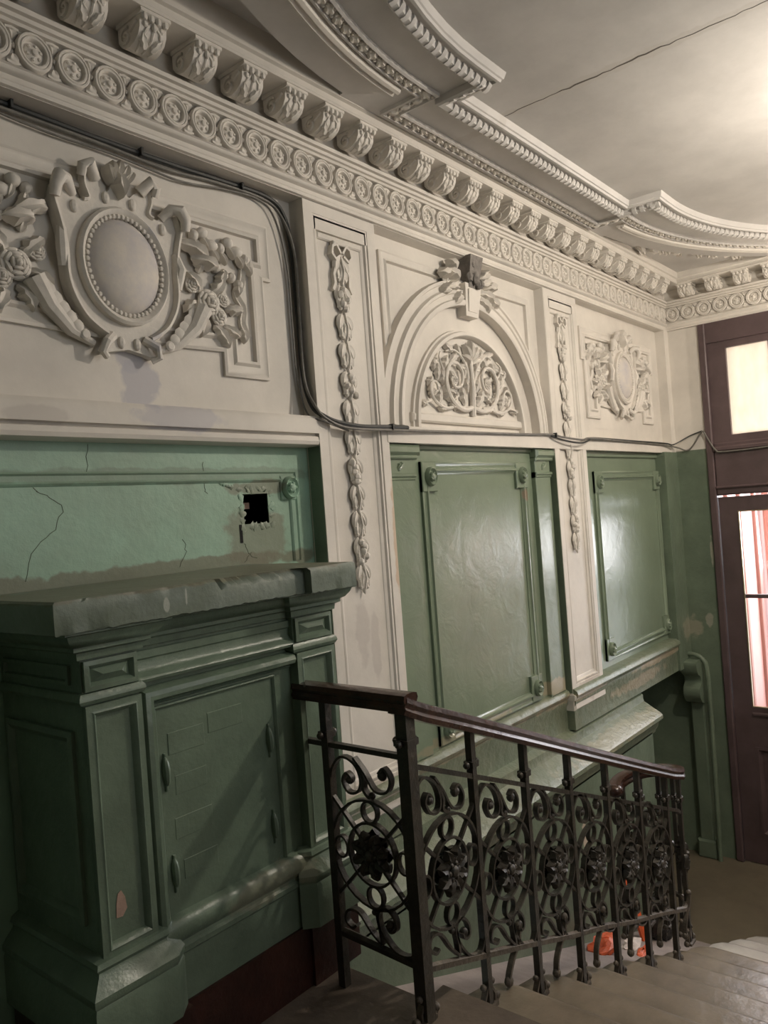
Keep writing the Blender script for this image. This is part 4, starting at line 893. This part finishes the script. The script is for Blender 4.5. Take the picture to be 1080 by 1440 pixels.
# ---- panel ornament
def panel_set(B,w,zt,zb,shear,parent_list=None):
    """scrolls, rings, crossing bars and a leafy rosette in a panel; a across 0..w, heights zt..zb at a=0"""
    made=[]; cx=w/2; zc=(zt+zb)/2-.01+shear*cx; r=w/2-.002
    def sh(pts): return [(a,b+shear*a) for a,b in pts]
    def mk(name,fn,m='iron'):
        mb=MB(); fn(mb); o=mb.build(name,m,rl); made.append(o); return o
    ell=lambda rr,sy=1.04:[(cx+rr*math.cos(R(a)),zc+rr*sy*math.sin(R(a))) for a in range(0,360,12)]
    def closed(mb,pts,u=.004,v=.010): mb.sweep2(B,pts,[(-u,-v),(-u,v),(u,v),(u,-v),(-u,-v)],True)
    mk('outer_ring',lambda mb: closed(mb,ell(r)))
    mk('inner_ring',lambda mb: closed(mb,ell(r*.58)))
    for (dx,dz) in ((0,1),(0,-1),(1,0),(-1,0)):
        k=r*.785
        mk('small_ring',lambda mb: closed(mb,[(cx+dx*k+.030*(1 if dz else .85)*math.cos(R(a)),zc+dz*k*1.04+.033*math.sin(R(a))) for a in range(0,360,20)],.0035,.009))
    for s_ in (-1,1):
        mk('diagonal_bar',lambda mb: mb.strap(B,[(cx-s_*w*.5,zc+.165),(cx+s_*w*.5,zc-.165)],.005,.007))
    # upper scrolls
    def up(mb):
        P_=smoothpath([(a,b,0) for a,b in ((.006,zt-.16),(.016,zt-.07),(.06,zt-.018),(.115,zt-.03),(.138,zt-.075),(.125,zt-.115),(.085,zt-.125),(.062,zt-.095),(.078,zt-.066),(.098,zt-.078),(.092,zt-.095))],4)
        mb.strap(B,sh([(p.x,p.y) for p in P_]),.004,.010); mb.blob(B,(*sh([(.088,zt-.086)])[0],0),(.015,.015,.014),0,8,6)
    mk('scroll',up)
    def up2(mb):
        P_=smoothpath([(a,b,0) for a,b in ((.115,zt-.012),(.155,zt-.05),(.195,zt-.10),(.245,zt-.095),(.262,zt-.055),(.238,zt-.025),(.215,zt-.045))],4)
        k=w/.33; mb.strap(B,sh([(p.x*k,p.y) for p in P_]),.004,.010); mb.blob(B,(*sh([(.226*k,zt-.05)])[0],0),(.017,.017,.014),0,8,6)
    mk('scroll',up2)
    def stem(mb):
        topz=zc+r*1.04
        P_=smoothpath([(a,b,0) for a,b in ((cx-.035,zt-.03+shear*(cx-.03)),(cx-.012,zt-.07+shear*cx),(cx-.016,(zt-.07+shear*cx+topz)/2),(cx+.004,topz+.012),(cx+.016,topz+.020))],4)
        mb.strap(B,[(p.x,p.y) for p in P_],.005,.010); mb.blob(B,(cx+.014,topz+.016,0),(.012,.012,.012),0,8,6)
    mk('stem',stem)
    # lower scrolls
    def lo(mb):
        P_=smoothpath([(a,b,0) for a,b in ((w*.97,zb+.05),(w*.9,zb+.012),(w*.72,zb+.006),(w*.55,zb+.055),(w*.53,zb+.105),(w*.62,zb+.13),(w*.72,zb+.11),(w*.73,zb+.075),(w*.66,zb+.062),(w*.62,zb+.08))],4)
        mb.strap(B,sh([(p.x,p.y) for p in P_]),.004,.010); mb.blob(B,(*sh([(w*.66,zb+.082)])[0],0),(.015,.015,.014),0,8,6)
    mk('scroll',lo)
    def lo2(mb):
        P_=smoothpath([(a,b,0) for a,b in ((w*.55,zb+.012),(w*.42,zb+.04),(w*.28,zb+.085),(w*.14,zb+.08),(w*.10,zb+.045),(w*.18,zb+.028),(w*.24,zb+.042))],4)
        mb.strap(B,sh([(p.x,p.y) for p in P_]),.004,.010)
    mk('scroll',lo2)
    mk('stem',lambda mb:(mb.strap(B,[(cx,zc-r*1.04),(cx+.012,(zc-r*1.04+zb+shear*cx)/2),(cx+.018,zb+shear*cx+.012)],.005,.010),mb.blob(B,(cx-.010,zc-r*1.04-.014,0),(.011,.011,.011),0,8,6)))
    def ros(mb):
        rnd=random.Random(11)
        for k in range(8):
            a=2*PI*k/8+.2; 
            for sd in (1,-1):
                B2=Basis(B(cx,zc,0),B.e1,B.e2,B.n*sd); mb.leaf(B2,(.010*math.cos(a),.010*math.sin(a),.006),a+(.2 if sd>0 else -.2),.066,.042,.018,.012,3,nl=8)
        for sd in (1,-1):
            B2=Basis(B(cx,zc,0),B.e1,B.e2,B.n*sd); mb.blob(B2,(0,0,.018),(.020,.020,.016),0,8,6)
            for k in range(6): mb.blob(B2,(.024*math.cos(k*1.05),.024*math.sin(k*1.05),.018),(.010,.010,.010),0,6,5)
    mk('rosette',ros)
    return made
Bn=Basis((XN,1.785,0),(0,-1,0),(0,0,1),(-1,0,0))
panel_set(Bn,.325,-.735,-1.322,-.03)
Br=Basis((XN,YR,0),(1,0,0),(0,0,1),(0,-1,0))
made=panel_set(Br,.33,-.758,-1.335,-.385)
for i in range(1,6):
    for o in made: clone(o,(.33*i,0,-.378*.33*i),rl)
# turned end: closer panels round the curve
for (a,al) in ((35,35),(95,95),(150,150)):
    x=3.95+.155*math.sin(R(a)); y=YR+.16-.155*math.cos(R(a))
    for o in made[1:2]+made[2:6]+made[-1:]:
        c=o.copy(); C.objects.link(c); c.parent=rl
        dx=Vector(o.location)-Vector((.165,0,0)); zz=o.location.z
        c.location=Vector((x-XN+ (o.location.x-.165)*math.cos(R(al))*.5,y-YR+(o.location.x-.165)*math.sin(R(al))*.5,zz-.378*.33*6.1)); c.rotation_euler=(0,0,R(al)); c.scale=(.55,1,1)
        ORG[c.name]=ORG[rl.name]+Vector(c.location)
x=3.92
for zz in (-.9,):
    pass

# ================================================================ CABLES AND PIPE
def run_cable(pts,r,m,label,n=5,cat='cable'):
    t=MB().tube(smoothpath(pts,n),r,8).build('cable',m); return tag(t,label,cat)
yy=2.312
run_cable([(.6,yy,1.325),(1.15,yy,1.318),(1.45,yy,1.312),(1.75,yy,1.312),(2.0,yy,1.318),(2.2,yy,1.318),(2.29,yy-.005,1.27),(2.325,yy-.01,1.12),(2.333,yy-.01,.86),(2.328,yy-.02,.6),(2.335,yy-.05,.47),(2.37,2.225,.42),(2.45,2.21,.395),(2.6,2.21,.385),(2.79,2.215,.392),(2.93,2.228,.396)],.0105,'cable','thick black conduit under the frieze and down beside the near white pilaster')
run_cable([(.6,yy-.012,1.305),(1.15,yy-.012,1.296),(1.45,yy-.012,1.292),(1.72,yy-.01,1.283),(1.95,yy-.008,1.30),(2.18,yy-.01,1.298),(2.27,yy-.015,1.25),(2.318,yy-.03,1.11),(2.322,yy-.03,.86),(2.318,yy-.035,.58),(2.33,2.235,.46),(2.38,2.215,.405),(2.5,2.205,.375),(2.8,2.21,.378),(3.3,2.225,.388),(4.0,2.226,.400),(4.36,2.222,.408),(4.5,2.212,.395),(4.75,2.205,.385),(4.9,2.21,.40),(5.5,2.226,.395),(6.2,2.226,.388),(6.42,2.21,.375),(6.5,2.18,.36),(6.535,2.13,.335),(6.54,2.08,.37),(6.54,2.02,.455),(6.52,1.985,.47),(6.515,1.95,.40),(6.515,1.90,.315),(6.515,1.84,.295),(6.52,1.5,.30),(6.52,.8,.34),(6.52,.1,.38)],.0065,'greycable','long thin grey cable looping along the white band and over the door')
run_cable([(.6,yy-.01,1.338),(1.2,yy-.01,1.275),(1.5,yy-.01,1.272),(1.66,yy-.01,1.262),(1.80,yy-.01,1.258),(2.0,yy-.01,1.285),(2.16,yy-.012,1.288),(2.24,yy-.012,1.23),(2.29,yy-.01,1.05),(2.296,yy-.01,.8),(2.30,yy-.012,.6),(2.325,yy-.03,.44),(2.36,2.22,.40),(2.5,2.215,.365)],.004,'greycable','thin grey wire sagging under the black conduit')
run_cable([(4.36,2.222,.40),(4.5,2.205,.375),(4.7,2.195,.362),(4.86,2.205,.385),(4.95,2.224,.405),(5.6,2.224,.403),(6.3,2.222,.40),(6.44,2.20,.39),(6.53,2.10,.45),(6.54,2.0,.48)],.0055,'cable','short black cable bunch at the farther white pilaster and corner')
# clips
for i,(x,y,z) in enumerate(((1.17,2.30,1.318),(1.62,2.30,1.312),(2.07,2.30,1.318),(2.325,2.295,1.10),(2.33,2.295,.80),(2.79,2.21,.392),(4.40,2.215,.405))):
    o=MB().box(x-.004,x+.004,y-.012,y+.012,z-.014,z+.014).build('cable_clip','cable',smooth=False); tag(o,['black clip on the conduit at the far left','black clip on the conduit left of the cartouche crest','black clip on the conduit right of the cartouche crest','upper clip where the conduit runs down the pilaster edge','lower clip where the conduit runs down the pilaster edge','clip on the cable at the right edge of the near pilaster','clip on the cable at the left edge of the farther pilaster'][i],'clip')
# pipe in the far corner
o=MB().tube(smoothpath([(6.42,2.37,-1.25),(6.44,2.31,-1.31),(6.47,2.25,-1.32),(6.47,2.17,-1.325),(6.47,2.11,-1.36),(6.47,2.08,-1.46),(6.47,2.075,-1.9),(6.47,2.08,-2.5),(6.47,2.085,-2.985)],6),.019,10).build('pipe','greenwall'); tag(o,'green painted heating pipe bending down in the corner by the door','pipe')

# ================================================================ LITTER ON THE RAMP AND LANDING
def crumple(name,p,r,m,label,cat,flat=.5,seed=1):
    rnd=random.Random(seed); mb=MB(); Bx=Basis(p,(1,0,0),(0,0,1),(0,-1,0)); nu,nv=12,8; vs_=[]
    for j in range(nv+1):
        for i in range(nu):
            th=PI*j/nv; ph=2*PI*i/nu; k=1+rnd.uniform(-.25,.2)
            vs_.append(Bx(r[0]*math.sin(th)*math.cos(ph)*k,r[2]*max(-.9,math.cos(th))*k+r[2]*.8,r[1]*math.sin(th)*math.sin(ph)*k))
    mb.add(vs_,[(j*nu+i,j*nu+(i+1)%nu,(j+1)*nu+(i+1)%nu,(j+1)*nu+i) for j in range(nv) for i in range(nu)])
    return tag(mb.build(name,m,smooth=False),label,cat)
crumple('crumpled_bag',(4.16,2.03,rz(4.16)),(.13,.07,.04),'orange','crumpled orange plastic bag lying on the pale ramp behind the railing','bag',seed=2)
crumple('paper_scrap',(4.42,1.98,rz(4.42)),(.10,.05,.022),'paper','pale paper scrap beside the orange bag on the ramp','paper',seed=5)
crumple('rubbish_bag',(4.92,2.0,rz(4.92)),(.10,.08,.16),'debris','small dark rubbish bag at the foot of the ramp by the orange board','bag',seed=3)
crumple('wrapper',(4.36,1.88,rz(4.36)),(.10,.03,.02),'orange','flat orange wrapper at the step edge right of the orange bag','wrapper',seed=8)
mb=MB(); mb.add([(x,y,z) for (y,z) in ((2.02,rz(4.7)),(2.13,-2.42)) for x in (4.70,4.78) for _ in (0,)]+[(x,y+.015,z) for (y,z) in ((2.02,rz(4.7)),(2.13,-2.42)) for x in (4.70,4.78)],[(0,1,3,2),(4,5,7,6),(0,1,5,4),(2,3,7,6),(0,2,6,4),(1,3,7,5)])
tag(mb.build('orange_board','orange',smooth=False),'narrow upright orange board leaning against the lower green wall','board')
mb=MB(); mb.box(2.02,2.10,1.80,1.86,rz(2.06),rz(2.06)+.10); tag(mb.build('brick_stub','chip',smooth=False),'pinkish broken brick stub beside the landing edge behind the newel post','brick')

# ================================================================ LAMP (just out of the picture)
lp=empty('ceiling_lamp',(LAMP[0],LAMP[1],LAMP[2]+.0),'small ceiling lamp with an open bulb','lamp')
mb=MB(); mb.lathe(Basis((LAMP[0],LAMP[1],1.725),(1,0,0),(0,1,0),(0,0,-1)),(0,0,0),[(.001,0),(.06,0),(.06,.015),(.02,.03),(.012,.05),(.012,.25)],16); mb.build('lamp_stem','door',lp)
mb=MB(); mb.lathe(Basis((LAMP[0],LAMP[1],1.50),(1,0,0),(0,1,0),(0,0,-1)),(0,0,0),[(.018,0),(.022,.03),(.018,.05),(.001,.055)],16); mb.build('lamp_socket','lamp',lp)

lp=empty('wall_lamp',(6.3,.3,1.0),'small wall lamp over the double door','lamp')
mb=MB(); mb.boxb(farB(L-.02),.25,.35,1.05,1.19,-.02,.02,.01); mb.tube([(L-.03,.3,1.12),(L-.2,.3,1.12),(L-.26,.3,1.14),(L-.30,.3,1.20)],.008,8); mb.build('lamp_arm','door',lp)
mb=MB(); mb.lathe(Basis((LAMP2[0],LAMP2[1],1.25),(1,0,0),(0,1,0),(0,0,-1)),(0,0,0),[(.001,0),(.03,.01),(.034,.03),(.02,.05),(.001,.055)],16); mb.build('lamp_socket','lamp',lp)
